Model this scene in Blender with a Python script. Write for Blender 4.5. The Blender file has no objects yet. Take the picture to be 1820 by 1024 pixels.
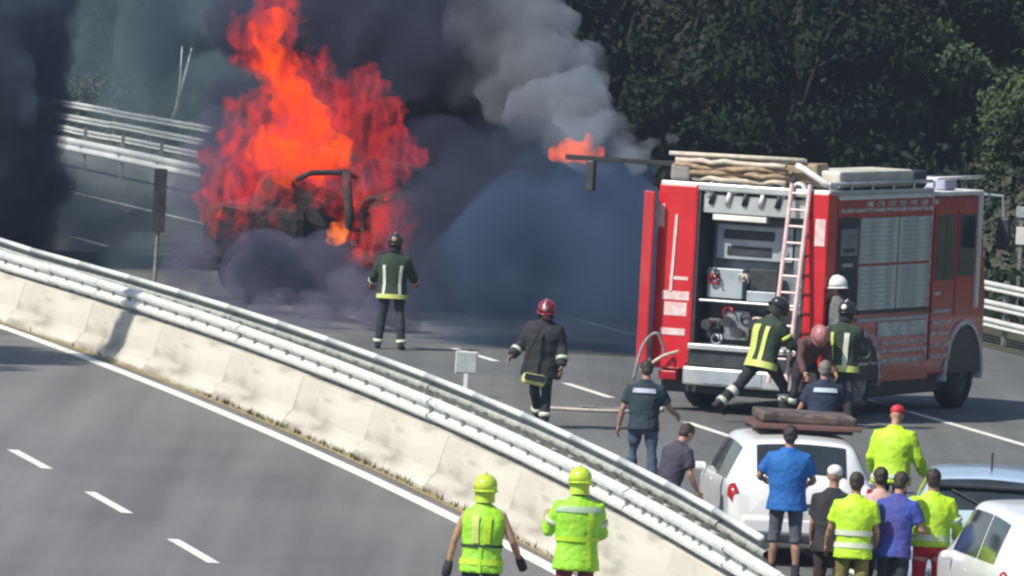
import bpy, bmesh, math, random
import numpy as np
from mathutils import Vector, Matrix, Euler, noise as mnoise
R = math.radians
random.seed(7)
sc = bpy.context.scene
C = sc.collection

# ------------------------------------------------------------------ camera
F = 17500.0; CAMH = 8.5
PITCH = math.atan(812 / F); ROLL = R(3.0)
_fw = Vector((0, math.cos(PITCH), -math.sin(PITCH))); _rt = Vector((1, 0, 0)); _up = _rt.cross(_fw)
IR = math.cos(ROLL) * _rt + math.sin(ROLL) * _up
IU = -math.sin(ROLL) * _rt + math.cos(ROLL) * _up
cd = bpy.data.cameras.new('camera'); cam = bpy.data.objects.new('camera', cd); C.objects.link(cam)
cam.matrix_world = Matrix(((IR.x, IU.x, -_fw.x, 0), (IR.y, IU.y, -_fw.y, 0), (IR.z, IU.z, -_fw.z, CAMH), (0, 0, 0, 1)))
cd.sensor_width = 36; cd.lens = F / 1820 * 36; cd.clip_start = 1; cd.clip_end = 3000
sc.camera = cam

# ------------------------------------------------------------------ world, sun, exposure
SUN_DIR = Vector((-0.80, -0.60, 0)).normalized()
SUN_EL = R(47)
w = bpy.data.worlds.new('World'); sc.world = w; w.use_nodes = True
nt = w.node_tree; bg = nt.nodes['Background']
sky = nt.nodes.new('ShaderNodeTexSky'); sky.sky_type = 'NISHITA'; sky.sun_disc = False
sky.sun_elevation = SUN_EL; sky.sun_rotation = math.atan2(SUN_DIR.x, SUN_DIR.y)
sky.air_density = 1.0; sky.dust_density = 1.0; sky.ozone_density = 1.5
nt.links.new(sky.outputs[0], bg.inputs[0]); bg.inputs[1].default_value = 0.10
sd = bpy.data.lights.new('sun', 'SUN'); sd.energy = 4.2; sd.angle = R(0.55); sd.color = (1.0, 0.94, 0.84)
sun = bpy.data.objects.new('sun', sd); C.objects.link(sun)
sv = Vector((SUN_DIR.x * math.cos(SUN_EL), SUN_DIR.y * math.cos(SUN_EL), math.sin(SUN_EL)))
sun.rotation_euler = sv.to_track_quat('Z', 'Y').to_euler()
sun.location = (-40, 60, 60)
vs = sc.view_settings
vs.view_transform = 'Standard'; vs.look = 'None'; vs.exposure = 0.34; vs.gamma = 1.0; vs.use_curve_mapping = False
cy = sc.cycles
cy.pixel_filter_type = 'BLACKMAN_HARRIS'; cy.filter_width = 2.4
cy.use_denoising = True; cy.denoising_input_passes = 'RGB'; cy.max_bounces = 6; cy.volume_bounces = 1; cy.transparent_max_bounces = 16
cy.volume_step_rate = 1.0; cy.volume_max_steps = 160; cy.caustics_reflective = False; cy.caustics_refractive = False

# ------------------------------------------------------------------ helpers: where things stand
def ray(x, y): return _fw + IR * ((x - 910) / F) + IU * ((512 - y) / F)
def g(x, y, z=0.0):
    d = ray(x, y); t = (z - CAMH) / d.z; return Vector((0, 0, CAMH)) + d * t
def at(x, y, Y):
    d = ray(x, y); t = Y / d.y; return Vector((0, 0, CAMH)) + d * t
def cx(Y):
    t = (Y - 150) / 50; return -6.08 - 10.29 * t - 1.03 * t * t
def P(o, Y, z=0.0): return Vector((cx(Y) + o, Y, z))
DEV = (0, 0)
def PB(o, Y, z=0.0):   # the median leans a little closer to the near road at its near end
    t = max(-1.6, min(1.1, (Y - 130) / 30)); k = max(0., min(1., (o + .2) / 1.7))
    return Vector((cx(Y) + o - (.35 + .55 * k) * t * t + (.26 + .26 * k) * t, Y, z))
def hill(o):
    return 0.0 if o < 20.5 else min(26.0, (o - 20.5) * 0.42)

# ------------------------------------------------------------------ helpers: materials
def lin(c):
    return tuple((v / 12.92 if v <= .04045 else ((v + .055) / 1.055) ** 2.4) for v in c)
_mats = {}
def mat(name, col, rough=.6, metal=0., col2=None, scale=6., bump=0., bscale=None, spec=.5, coat=0., stretch=(1, 1, 1), lo=.4, hi=.6, detail=5):
    if name in _mats: return _mats[name]
    m = bpy.data.materials.new(name); m.use_nodes = True; n = m.node_tree.nodes; l = m.node_tree.links
    b = n['Principled BSDF']; b.inputs['Roughness'].default_value = rough; b.inputs['Metallic'].default_value = metal
    b.inputs['Specular IOR Level'].default_value = spec; b.inputs['Coat Weight'].default_value = coat; b.inputs['Coat Roughness'].default_value = .08
    b.inputs['Base Color'].default_value = (*col, 1)
    if col2 is None: col2 = tuple(v * .78 for v in col)
    tc = n.new('ShaderNodeTexCoord'); mp = n.new('ShaderNodeMapping'); mp.inputs['Scale'].default_value = stretch
    l.new(tc.outputs['Object'], mp.inputs[0])
    nz = n.new('ShaderNodeTexNoise'); nz.inputs['Scale'].default_value = scale; nz.inputs['Detail'].default_value = detail
    l.new(mp.outputs[0], nz.inputs[0])
    mr = n.new('ShaderNodeMapRange'); mr.inputs[1].default_value = lo; mr.inputs[2].default_value = hi; l.new(nz.outputs[0], mr.inputs[0])
    mx = n.new('ShaderNodeMix'); mx.data_type = 'RGBA'; mx.inputs[6].default_value = (*col, 1); mx.inputs[7].default_value = (*col2, 1)
    l.new(mr.outputs[0], mx.inputs[0]); l.new(mx.outputs[2], b.inputs['Base Color'])
    if bump:
        n2 = n.new('ShaderNodeTexNoise'); n2.inputs['Scale'].default_value = bscale or scale * 3; n2.inputs['Detail'].default_value = 4
        l.new(mp.outputs[0], n2.inputs[0])
        bp = n.new('ShaderNodeBump'); bp.inputs['Strength'].default_value = bump; bp.inputs['Distance'].default_value = .02
        l.new(n2.outputs[0], bp.inputs['Height']); l.new(bp.outputs[0], b.inputs['Normal'])
    _mats[name] = m; return m

def two_scale(name, a, b_, c, s1, s2, rough, lo=.42, hi=.62, streak=None, st1=(1, 1, 1)):
    """base colour a, patches of b_, speckles / streaks of c"""
    m = mat(name, a, rough, 0, b_, s1, .03 if 'concrete' in name else .35, 40, lo=lo, hi=hi, stretch=st1)
    n = m.node_tree.nodes; l = m.node_tree.links; b = n['Principled BSDF']
    src = b.inputs['Base Color'].links[0].from_socket
    tc = n.new('ShaderNodeTexCoord'); mp = n.new('ShaderNodeMapping'); l.new(tc.outputs['Object'], mp.inputs[0])
    if streak: mp.inputs['Scale'].default_value = streak
    nz = n.new('ShaderNodeTexNoise'); nz.inputs['Scale'].default_value = s2; nz.inputs['Detail'].default_value = 3
    l.new(mp.outputs[0], nz.inputs[0])
    mr = n.new('ShaderNodeMapRange'); mr.inputs[1].default_value = .5; mr.inputs[2].default_value = .72; l.new(nz.outputs[0], mr.inputs[0])
    mx = n.new('ShaderNodeMix'); mx.data_type = 'RGBA'; mx.inputs[7].default_value = (*c, 1)
    l.new(src, mx.inputs[6]); l.new(mr.outputs[0], mx.inputs[0]); l.new(mx.outputs[2], b.inputs['Base Color'])
    return m

ASPH = two_scale('asphalt', (.165, .163, .160), (.145, .144, .143), (.17, .168, .16), .25, 9, .9)
ASPH2 = two_scale('asphalt_old', (.13, .135, .13), (.108, .113, .11), (.16, .16, .155), .3, 8, .9)
PAINT = mat('road_paint', (.78, .77, .70), .7, 0, (.55, .54, .48), 5, lo=.5, hi=.75)
for m_ in (ASPH, ASPH2):
    n = m_.node_tree.nodes; l = m_.node_tree.links; b = n['Principled BSDF']; src = b.inputs['Base Color'].links[0].from_socket
    tc = n.new('ShaderNodeTexCoord'); mp = n.new('ShaderNodeMapping'); mp.inputs['Rotation'].default_value = (0, 0, -.2); mp.inputs['Scale'].default_value = (1, .035, 1)
    l.new(tc.outputs['Object'], mp.inputs[0]); nz = n.new('ShaderNodeTexNoise'); nz.inputs['Scale'].default_value = 1.1; nz.inputs['Detail'].default_value = 4; l.new(mp.outputs[0], nz.inputs[0])
    mr = n.new('ShaderNodeMapRange'); mr.inputs[1].default_value = .35; mr.inputs[2].default_value = .65; mr.inputs[3].default_value = .74; mr.inputs[4].default_value = 1.14; l.new(nz.outputs[0], mr.inputs[0])
    mx = n.new('ShaderNodeMix'); mx.data_type = 'RGBA'; mx.blend_type = 'MULTIPLY'; mx.inputs[0].default_value = 1; l.new(src, mx.inputs[6]); l.new(mr.outputs[0], mx.inputs[7]); l.new(mx.outputs[2], b.inputs['Base Color'])
DIRT = two_scale('verge_soil', (.05, .052, .03), (.03, .04, .018), (.08, .07, .045), .4, 5, .95)
GRAVEL = two_scale('median_gravel', (.22, .20, .165), (.12, .12, .09), (.33, .29, .25), 2.5, 16, .95)
CONC = two_scale('barrier_concrete', (.58, .55, .47), (.46, .43, .36), (.30, .28, .23), 1.6, 2.6, .9, lo=.36, hi=.64, streak=(2.0, .20, 1.8), st1=(1.3, .20, 1.5))
MEDC = two_scale('median_infill', (.46, .46, .42), (.34, .35, .30), (.16, .17, .13), 1.6, 7, .95)
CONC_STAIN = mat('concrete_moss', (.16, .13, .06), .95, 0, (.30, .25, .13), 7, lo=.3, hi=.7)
GALV = mat('galvanised_steel', (.76, .78, .75), .5, .1, (.60, .62, .60), 3, .1, 20, lo=.35, hi=.75)
GALV_M = mat('darker_galvanised', (.52, .54, .50), .6, .1, (.36, .38, .35), 3, lo=.35, hi=.7)  # darker grey than the other steel beams
GALV_D = mat('galvanised_post', (.34, .35, .33), .55, .5, (.22, .22, .2), 5)
BARK = mat('bark', (.030, .026, .022), .95, 0, (.018, .016, .014), 8, .6)
BLACK = mat('black_rubber', (.018, .018, .02), .8, 0, (.03, .03, .03), 8)
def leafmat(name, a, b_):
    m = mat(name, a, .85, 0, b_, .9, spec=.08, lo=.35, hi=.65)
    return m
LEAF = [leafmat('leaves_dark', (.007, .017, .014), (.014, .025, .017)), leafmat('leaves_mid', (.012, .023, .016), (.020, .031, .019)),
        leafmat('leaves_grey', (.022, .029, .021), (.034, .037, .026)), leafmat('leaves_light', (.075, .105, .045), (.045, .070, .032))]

# ------------------------------------------------------------------ helpers: mesh building
class MB:
    def __init__(s): s.v = []; s.f = []
    def add(s, v, f):
        k = len(s.v); s.v += [tuple(p) for p in v]; s.f += [tuple(i + k for i in q) for q in f]; return s
    def box(s, c, d, rot=None):
        c = Vector(c); h = Vector(d) / 2; v = []
        for sx in (-1, 1):
            for sy in (-1, 1):
                for sz in (-1, 1):
                    p = Vector((sx * h.x, sy * h.y, sz * h.z))
                    if rot is not None: p = rot @ p
                    v.append(c + p)
        return s.add(v, [(0, 1, 3, 2), (4, 6, 7, 5), (0, 4, 5, 1), (2, 3, 7, 6), (0, 2, 6, 4), (1, 5, 7, 3)])
    def span(s, a, b):   # box from corner to corner
        a = Vector(a); b = Vector(b); return s.box((a + b) / 2, (abs(b.x - a.x), abs(b.y - a.y), abs(b.z - a.z)))
    def tube(s, pts, rad, n=10, ref=(0, 0, 1), caps=True, flat=1.0):
        """loft of ellipses: rad = number, list of numbers or list of (rx, ry)"""
        pts = [Vector(p) for p in pts]; N = len(pts)
        if not isinstance(rad, (list, tuple)): rad = [rad] * N
        rad = [(r, r * flat) if not isinstance(r, (tuple, list)) else r for r in rad]
        v = []; ref = Vector(ref)
        for i, p in enumerate(pts):
            d = (pts[min(i + 1, N - 1)] - pts[max(i - 1, 0)]).normalized()
            u = ref.cross(d)
            if u.length < .15: u = Vector((1, 0, 0)).cross(d) if abs(d.x) < .8 else Vector((0, 1, 0)).cross(d)
            u.normalize(); t = d.cross(u).normalized()
            for k in range(n):
                a = 2 * math.pi * k / n
                v.append(p + u * (math.cos(a) * rad[i][0]) + t * (math.sin(a) * rad[i][1]))
        f = [(i * n + k, i * n + (k + 1) % n, (i + 1) * n + (k + 1) % n, (i + 1) * n + k) for i in range(N - 1) for k in range(n)]
        if caps: f += [tuple(range(n))[::-1], tuple((N - 1) * n + k for k in range(n))]
        return s.add(v, f)
    def ell(s, c, r, n=14, m=9, rot=None):
        c = Vector(c); v = []; f = []
        for j in range(1, m):
            th = math.pi * j / m
            for k in range(n):
                a = 2 * math.pi * k / n
                p = Vector((r[0] * math.sin(th) * math.cos(a), r[1] * math.sin(th) * math.sin(a), r[2] * math.cos(th)))
                if rot is not None: p = rot @ p
                v.append(c + p)
        top = Vector((0, 0, r[2])); bot = Vector((0, 0, -r[2]))
        if rot is not None: top = rot @ top; bot = rot @ bot
        v += [c + top, c + bot]; T = len(v) - 2
        for j in range(m - 2):
            for k in range(n):
                f.append((j * n + k, (j + 1) * n + k, (j + 1) * n + (k + 1) % n, j * n + (k + 1) % n))
        for k in range(n):
            f.append((T, k, (k + 1) % n)); f.append((T + 1, (m - 2) * n + (k + 1) % n, (m - 2) * n + k))
        return s.add(v, f)
    def mesh(s, name):
        me = bpy.data.meshes.new(name); me.from_pydata(s.v, [], s.f); me.update(); return me
    def xf(s, M):
        s.v = [tuple(M @ Vector(p)) for p in s.v]; return s
def link(name, me, m, parent=None, smooth=False, bevel=0.):
    o = bpy.data.objects.new(name, me); C.objects.link(o)
    if m is not None and not me.materials: me.materials.append(m)
    if smooth:
        for p in me.polygons: p.use_smooth = True
    if parent is not None: o.parent = parent
    if bevel:
        b = o.modifiers.new('bevel', 'BEVEL'); b.width = bevel; b.segments = 2; b.limit_method = 'ANGLE'
    return o
def obj(name, mb, m, parent=None, smooth=False, bevel=0., recalc=True):
    me = mb.mesh(name)
    if recalc:
        bm = bmesh.new(); bm.from_mesh(me); bmesh.ops.recalc_face_normals(bm, faces=bm.faces); bm.to_mesh(me); bm.free()
    return link(name, me, m, parent, smooth, bevel)
def tag(o, label=None, cat=None, group=None, kind=None):
    if label: o['label'] = label
    if cat: o['category'] = cat
    if group: o['group'] = group
    if kind: o['kind'] = kind
    return o
def empty(name, loc=(0, 0, 0), rz=0., label=None, cat=None, group=None):
    o = bpy.data.objects.new(name, None); C.objects.link(o); o.location = loc; o.rotation_euler = (0, 0, rz); o.empty_display_size = .2
    return tag(o, label, cat, group)
def copy_tree(o, parent=None):
    c = o.copy(); C.objects.link(c)
    if parent is not None: c.parent = parent
    for ch in o.children: copy_tree(ch, c)
    return c
def remesh(mb, vox, disp=0., dscale=.15, seed=0, smooth_it=2, disp2=0., dscale2=.05):
    """one closed skin round all the lofts in mb; returns a mesh"""
    me = mb.mesh('tmp'); bm = bmesh.new(); bm.from_mesh(me); bmesh.ops.recalc_face_normals(bm, faces=bm.faces); bm.to_mesh(me); bm.free()
    o = bpy.data.objects.new('tmp', me); C.objects.link(o)
    r = o.modifiers.new('r', 'REMESH'); r.mode = 'VOXEL'; r.voxel_size = vox
    if smooth_it:
        sm = o.modifiers.new('s', 'SMOOTH'); sm.iterations = smooth_it; sm.factor = .5
    for st, ds in ((disp, dscale), (disp2, dscale2)):
        if st:
            t = bpy.data.textures.new('t', 'CLOUDS'); t.noise_scale = ds; t.noise_depth = 2
            d = o.modifiers.new('d', 'DISPLACE'); d.texture = t; d.strength = st; d.mid_level = .5; d.texture_coords = 'LOCAL'
    dg = bpy.context.evaluated_depsgraph_get(); e = o.evaluated_get(dg)
    out = bpy.data.meshes.new_from_object(e); out.materials.clear()
    bpy.data.objects.remove(o); return out

# ------------------------------------------------------------------ ground, roads, markings
def ribbon(name, o0, o1, y0, y1, z, m, step=4., label=None, thick=0., P=P):
    mb = MB(); n = max(1, int(round((y1 - y0) / step))); v = []
    for i in range(n + 1):
        Y = y0 + (y1 - y0) * i / n
        v += [P(o0, Y, z), P(o1, Y, z)]
    mb.add(v, [(2 * i, 2 * i + 1, 2 * i + 3, 2 * i + 2) for i in range(n)])
    return obj(name, mb, m, recalc=False)
mb = MB(); v = []; offs = [-600, -200, -60, -14, 0, 18, 20.5, 24, 30, 40, 55, 75, 100, 160, 300, 700]
ys = list(range(20, 420, 10)) + [500, 650, 900]
for Y in ys:
    for o_ in offs:
        p = P(o_, min(Y, 330), 0); p.y = Y; v.append((p.x, Y, -.03 + hill(o_) + (random.uniform(-.15, .15) if o_ > 23 else 0)))
n_ = len(offs)
mb.add(v, [(i * n_ + j, i * n_ + j + 1, (i + 1) * n_ + j + 1, (i + 1) * n_ + j) for i in range(len(ys) - 1) for j in range(n_ - 1)])
tag(obj('ground', mb, DIRT, recalc=False), kind='structure')
tag(ribbon('near_road', -12.5, .50, 40, 330, 0, ASPH, P=PB) if False else ribbon('near_road', -12.5, 1.2, 40, 330, 0, ASPH), kind='structure')
tag(ribbon('far_road', 1.8, 18.6, 40, 330, .004, ASPH2), kind='structure')
tag(ribbon('gravel_strip', .60, 1.9, 40, 330, .012, GRAVEL, P=PB), kind='structure')
mb = MB(); v = []; n = 90
for i in range(n + 1):
    Y = 105.2 + (285 - 105.2) * i / n; v += [PB(.86, Y, .0), PB(.86, Y, .70), PB(1.75, Y, .70), PB(1.78, Y, 0)]
mb.add(v, [(4 * i + k, 4 * i + k + 1, 4 * i + k + 5, 4 * i + k + 4) for i in range(n) for k in range(3)] + [(0, 1, 2, 3)])
tag(obj('median_strip', mb, MEDC), kind='structure')
tag(ribbon('edge_line', -.11, .11, 40, 330, .004, PAINT, P=lambda o, Y, z: PB(-.2, Y, z) + Vector((o + .23, 0, 0))), kind='structure')
tag(ribbon('far_edge_line', 12.0, 12.16, 40, 330, .008, PAINT), kind='structure')
tag(ribbon('far_inner_line', 3.6, 3.74, 40, 330, .008, PAINT), kind='structure')
def dashes(name, o, y0, pitch, ln, ya, yb, wdt=.13):
    zz = .004 if o < 0 else .008
    mb = MB(); k = 0
    y = y0
    while y > ya: y -= pitch
    while y < yb:
        a, b = y, y + ln; q = len(mb.v)
        vv = []
        for i in range(4):
            Y = a + (b - a) * i / 3; vv += [P(o - wdt / 2, Y, zz), P(o + wdt / 2, Y, zz)]
        mb.add(vv, [(2 * i, 2 * i + 1, 2 * i + 3, 2 * i + 2) for i in range(3)])
        y += pitch
    return tag(obj(name, mb, PAINT, recalc=False), kind='structure')
dashes('near_lane_dashes', -4.4, 119.1, 7.25, 3.35, 60, 320, .15)
dashes('far_lane_dashes', 7.45, 140.4, 8.55, 3.3, 60, 320, .15)

# concrete barrier -------------------------------------------------
barrier = empty('concrete_barrier', (0, 0, 0), 0, 'long cream concrete barrier wall stained brown between the two roads', 'barrier')
prof = [(-.17, 0), (-.17, .08), (-.02, .27), (.12, .74), (.30, .74), (.42, .27), (.52, .08), (.52, 0)]
SEG = 6.0
def seg_mesh(L):
    mb = MB(); n = len(prof); v = []
    for yy in (.03, L - .03):
        v += [(x, yy, z) for x, z in prof]
    mb.add(v, [(i, (i + 1) % n, n + (i + 1) % n, n + i) for i in range(n)] + [tuple(range(n)), tuple(range(n, 2 * n))[::-1]])
    return mb
sm_ = None
def run(o, y0, y1, L, P=P):
    """yields position and heading of pieces of length L laid end to end along offset o"""
    Y = y0
    while Y < y1:
        a = P(o, Y); dY = L
        for _ in range(3):
            b = P(o, Y + dY); dY *= L / (b - a).length
        b = P(o, Y + dY)
        yield a, math.atan2(-(b.x - a.x), b.y - a.y), Y
        Y += dY
for a, rz, Y in run(.55, 84, 275, SEG, PB):
    if sm_ is None:
        o = obj('barrier_segment', seg_mesh(SEG), CONC, barrier, bevel=.015); sm_ = o.data
    else:
        o = bpy.data.objects.new('barrier_segment', sm_); C.objects.link(o); o.parent = barrier
        b_ = o.modifiers.new('bevel', 'BEVEL'); b_.width = .015; b_.segments = 2; b_.limit_method = 'ANGLE'
    o.location = a + Vector((0, 0, random.uniform(-.008, .008))); o.rotation_euler = (0, 0, rz + random.uniform(-.0006, .0006))
# moss and grime line at the foot of the wall: a low ragged bank of dirt
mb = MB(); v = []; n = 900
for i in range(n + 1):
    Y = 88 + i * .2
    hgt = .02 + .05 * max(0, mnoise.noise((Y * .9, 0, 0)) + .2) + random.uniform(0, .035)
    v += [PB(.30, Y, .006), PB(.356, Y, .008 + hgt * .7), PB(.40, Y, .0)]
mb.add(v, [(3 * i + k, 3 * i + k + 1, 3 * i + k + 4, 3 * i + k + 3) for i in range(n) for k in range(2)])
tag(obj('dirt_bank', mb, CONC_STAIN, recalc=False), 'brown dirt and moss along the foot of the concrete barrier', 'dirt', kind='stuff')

# guardrails ---------------------------------------------------------
def wbeam(L, h=.31, d=.075, sgn=1):
    """double-wave steel beam, runs along +y, bulges to -x*sgn"""
    pr = [(0, 0), (-.2, .03), (-1, .16), (-1, .28), (-.12, .44), (-.12, .56), (-1, .72), (-1, .84), (-.2, .97), (0, 1)]
    v = []; n = len(pr)
    for yy in (0, L):
        v += [(x * d * sgn, yy, z * h) for x, z in pr]
        v += [(x * d * sgn + .004, yy, z * h) for x, z in pr]
    m = 2 * n
    f = [(i, i + 1, m + i + 1, m + i) for i in range(n - 1)] + [(n + i, n + i + 1, m + n + i + 1, m + n + i) for i in range(n - 1)]
    f += [(0, n, m + n, m), (n - 1, 2 * n - 1, m + 2 * n - 1, m + n - 1)]
    return MB().add(v, f)
def guardrail(label, o, ya, yb, levels, sgn, post_every=1, post_h=1.05, L=4.0, post_off=.06, group=None, posts=2, matl=None, h=.31, blocks=True, P=P):
    t = empty('guardrail', (0, 0, 0), 0, label, 'guardrail', group)
    bme = wbeam(L + .1, h, .08, sgn).mesh('beam'); pme = MB().box((post_off * sgn, 0, post_h / 2), (.07, .1, post_h)).mesh('post')
    kme = MB().box((.02 * sgn, 0, levels[-1] + h / 2), (.12, .16, .2)).mesh('spacer')
    for me in (bme,): me.materials.append(matl or GALV)
    for me in (pme, kme): me.materials.append(GALV_D)
    for a, rz, Y in run(o, ya, yb, L, P):
        for z in levels:
            q = link('beam', bme, None, t); q.location = a + Vector((random.uniform(-.012, .012), 0, z + random.uniform(-.008, .008))); q.rotation_euler = (0, 0, rz)
        for k in range(posts):
            pp = P(o, Y + L * k / posts * .99)
            q = link('post', pme, None, t); q.location = pp; q.rotation_euler = (0, 0, rz)
            if blocks:
                q = link('spacer', kme, None, t); q.location = pp; q.rotation_euler = (0, 0, rz)
    return t
guardrail('bright steel guardrail directly above the cream concrete barrier', .78, 84, 275, [.79], 1, posts=3, P=PB)
guardrail('steel guardrail on the fire side of the median ending near the blue shirt man', 1.46, 104.6, 275, [.80], -1, posts=3, P=PB, blocks=False, post_h=.98, post_off=.09, matl=GALV_M)
mt_ = bpy.data.objects['guardrail.001']
for a, rz, Y in run(1.46, 104.6, 275, 4.0, PB):
    if Y < 104.7: q = obj('top_rail', MB().tube([(0, 0, 0), (0, 4.04, 0)], .042, 8), GALV, mt_, smooth=True); tr_ = q.data
    else: q = link('top_rail', tr_, None, mt_)
    q.location = a + Vector((-.01, 0, 1.12)); q.rotation_euler = (0, 0, rz)
guardrail('steel guardrail at the far left with two bands nearer the burning lorry', 15.0, 203, 290, [.42], 1, posts=1, h=.33)
guardrail('tall three banded steel guardrail along the foot of the wooded slope', 19.2, 140, 300, [.26, .58, .90], 1, post_h=1.12, posts=1, h=.17, blocks=False)
# thin round top tube on the median rail and cross spacers
t = empty('median_spacer_frame', (0, 0, 0), 0, 'grid of grey steel spacers joining the two median guardrails', 'spacer frame')
xme = MB().box((0, 0, 0), (.56, .08, .05)).mesh('crossbar'); xme.materials.append(GALV_D)
for a, rz, Y in run(1.12, 106, 272, 1.33, PB):
    q = link('crossbar', xme, None, t); q.location = a + Vector((0, 0, .93)); q.rotation_euler = (0, 0, rz + .02)

# ------------------------------------------------------------------ trees on the slope
def leaf_mesh(name, seed, n, rx, rz, clumps, size, base=.25):
    rng = np.random.RandomState(seed)
    # clump centres spread through an uneven crown
    th = rng.uniform(0, 2 * np.pi, clumps); ph = np.arccos(rng.uniform(-.75, 1, clumps)); rr = rng.uniform(.45, 1.0, clumps)
    cc = np.stack([np.cos(th) * np.sin(ph) * rx * rr, np.sin(th) * np.sin(ph) * rx * rr, (np.cos(ph) * rr) * rz], 1)
    cr = rng.uniform(.14, .34, clumps) * rx
    idx = rng.randint(0, clumps, n)
    d = rng.normal(size=(n, 3)); d /= np.linalg.norm(d, axis=1)[:, None]
    rad = rng.uniform(0, 1, n) ** .45
    p = cc[idx] + d * (cr[idx] * rad)[:, None] * np.array([1, 1, .75])
    # random leaf quads, loosely facing outwards
    nrm = d + rng.normal(scale=.7, size=(n, 3)); nrm /= np.linalg.norm(nrm, axis=1)[:, None]
    a = np.cross(nrm, rng.normal(size=(n, 3))); a /= np.linalg.norm(a, axis=1)[:, None]
    b = np.cross(nrm, a); s = size * rng.uniform(.6, 1.3, n)[:, None]
    v = np.empty((n, 4, 3)); v[:, 0] = p - a * s; v[:, 1] = p - b * s * .55; v[:, 2] = p + a * s; v[:, 3] = p + b * s * .55
    me = bpy.data.meshes.new(name); me.vertices.add(4 * n); me.vertices.foreach_set('co', v.ravel())
    me.loops.add(4 * n); me.loops.foreach_set('vertex_index', np.arange(4 * n, dtype=np.int32))
    me.polygons.add(n); me.polygons.foreach_set('loop_start', np.arange(0, 4 * n, 4, dtype=np.int32)); me.polygons.foreach_set('loop_total', np.full(n, 4, dtype=np.int32))
    me.update(); me.validate(); return me
def trunk_mesh(seed, h, rx, rz, cz):
    rng = random.Random(seed); mb = MB(); top = Vector((rng.uniform(-.3, .3), rng.uniform(-.3, .3), cz + rz * .5))
    mb.tube([(0, 0, -.6), (0.03, 0, h * .3), (top.x * .5, top.y * .5, cz), top], [.26, .2, .14, .04], 9)
    for k in range(9):
        a = rng.uniform(0, 6.28); z0 = rng.uniform(.25, .8) * cz + .3; r = rx * rng.uniform(.5, .9)
        e = Vector((math.cos(a) * r, math.sin(a) * r, cz + rng.uniform(-.5, .6) * rz)); s = Vector((top.x * z0 / cz * .5, top.y * z0 / cz * .5, z0))
        mb.tube([s, (s + e) / 2 + Vector((0, 0, .2)), e], [.09, .06, .015], 6)
    return mb
kinds = []
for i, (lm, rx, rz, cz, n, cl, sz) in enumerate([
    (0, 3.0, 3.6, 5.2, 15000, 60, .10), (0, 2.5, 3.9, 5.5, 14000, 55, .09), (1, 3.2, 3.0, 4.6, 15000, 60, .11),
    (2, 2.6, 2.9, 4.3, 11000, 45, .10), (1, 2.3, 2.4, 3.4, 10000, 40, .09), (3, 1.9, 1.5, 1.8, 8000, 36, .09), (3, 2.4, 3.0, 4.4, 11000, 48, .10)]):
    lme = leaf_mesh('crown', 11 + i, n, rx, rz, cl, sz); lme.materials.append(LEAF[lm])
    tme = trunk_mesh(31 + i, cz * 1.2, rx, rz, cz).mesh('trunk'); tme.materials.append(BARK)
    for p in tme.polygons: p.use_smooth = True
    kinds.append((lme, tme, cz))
KN = ['tall dark evergreen tree', 'slim dark green tree', 'broad mid green tree', 'grey green thin tree', 'small mid green tree', 'low pale green bush', 'pale green leafy tree']
def tree(k, o, Y, s=1., label='', grp='trees on the wooded slope', z=None, xw=None):
    p = P(o, Y) if xw is None else Vector((xw, Y, 0)); oo = p.x - cx(Y)
    p.z = (hill(oo) if z is None else z) - .1
    t = empty('tree' if k != 5 else 'bush', p, random.uniform(0, 6.28), label, 'tree' if k != 5 else 'bush', grp)
    t.scale = (s, s, s * random.uniform(.9, 1.12))
    lme, tme, cz = kinds[k]
    c = link('crown', lme, None, t); c.location = (0, 0, cz * .82)
    link('trunk', tme, None, t)
    return t
rt_ = random.Random(5)
tr = []
for row, (o0, stp, dy) in enumerate([(23.5, 3.0, 0), (27.5, 3.4, 2), (32.0, 3.8, 1), (37.5, 4.5, 3), (44, 5.0, 2), (52, 6, 2)]):
    Y = 172 + dy
    while Y < 330:
        o = o0 + rt_.uniform(-1.2, 1.2); x = cx(Y) + o; hw = Y * 910 / F
        if -hw - 3.5 < x < hw + 3.5 and (row == 0 or Y > 184):
            tr.append((row, o, Y, x))
        Y += stp * rt_.uniform(.8, 1.25)
_o1 = ['first', 'second', 'third', 'fourth', 'fifth', 'sixth', 'seventh', 'eighth', 'ninth']
ords = _o1 + ['tenth', 'eleventh', 'twelfth', 'thirteenth', 'fourteenth', 'fifteenth', 'sixteenth', 'seventeenth', 'eighteenth', 'nineteenth']
for _t, _u in (('twenty', 'twentieth'), ('thirty', 'thirtieth'), ('forty', 'fortieth'), ('fifty', 'fiftieth')): ords += [_u] + [_t + ' ' + q for q in _o1]
rowx = {}
tr = [q for q in tr if not (q[2] < 202 and 1560 < 910 + F * q[3] / q[2] < 1730) and not (q[2] < 207 and 910 + F * q[3] / q[2] > 1745)]
for row, o, Y, x in tr: rowx.setdefault(row, []).append(x / Y)
for v_ in rowx.values(): v_.sort()
for row, o, Y, x in tr:
    k = rt_.choice([0, 0, 1, 2, 3, 1, 4] if row < 2 else [0, 1, 2, 0, 1, 3])
    if row == 0: k = rt_.choice([4, 2, 3, 4])
    nth = rowx[row].index(x / Y)
    rn = ['front', 'second', 'third', 'fourth', 'fifth', 'highest'][row]
    tree(k, o, Y, rt_.uniform(.9, 1.2), f'{KN[k]}, {ords[nth]} from the left in the {rn} row up the slope', 'trees on the wooded slope')
def treeat(k, px, py, Y, s, label):
    p = at(px, py, Y); return tree(k, 0, Y, s, label, 'trees on the wooded slope', z=None, xw=p.x)
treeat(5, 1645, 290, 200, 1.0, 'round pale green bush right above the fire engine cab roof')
treeat(5, 1530, 300, 198, .7, 'small pale green bush above the white boxes on the fire engine roof')
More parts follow.
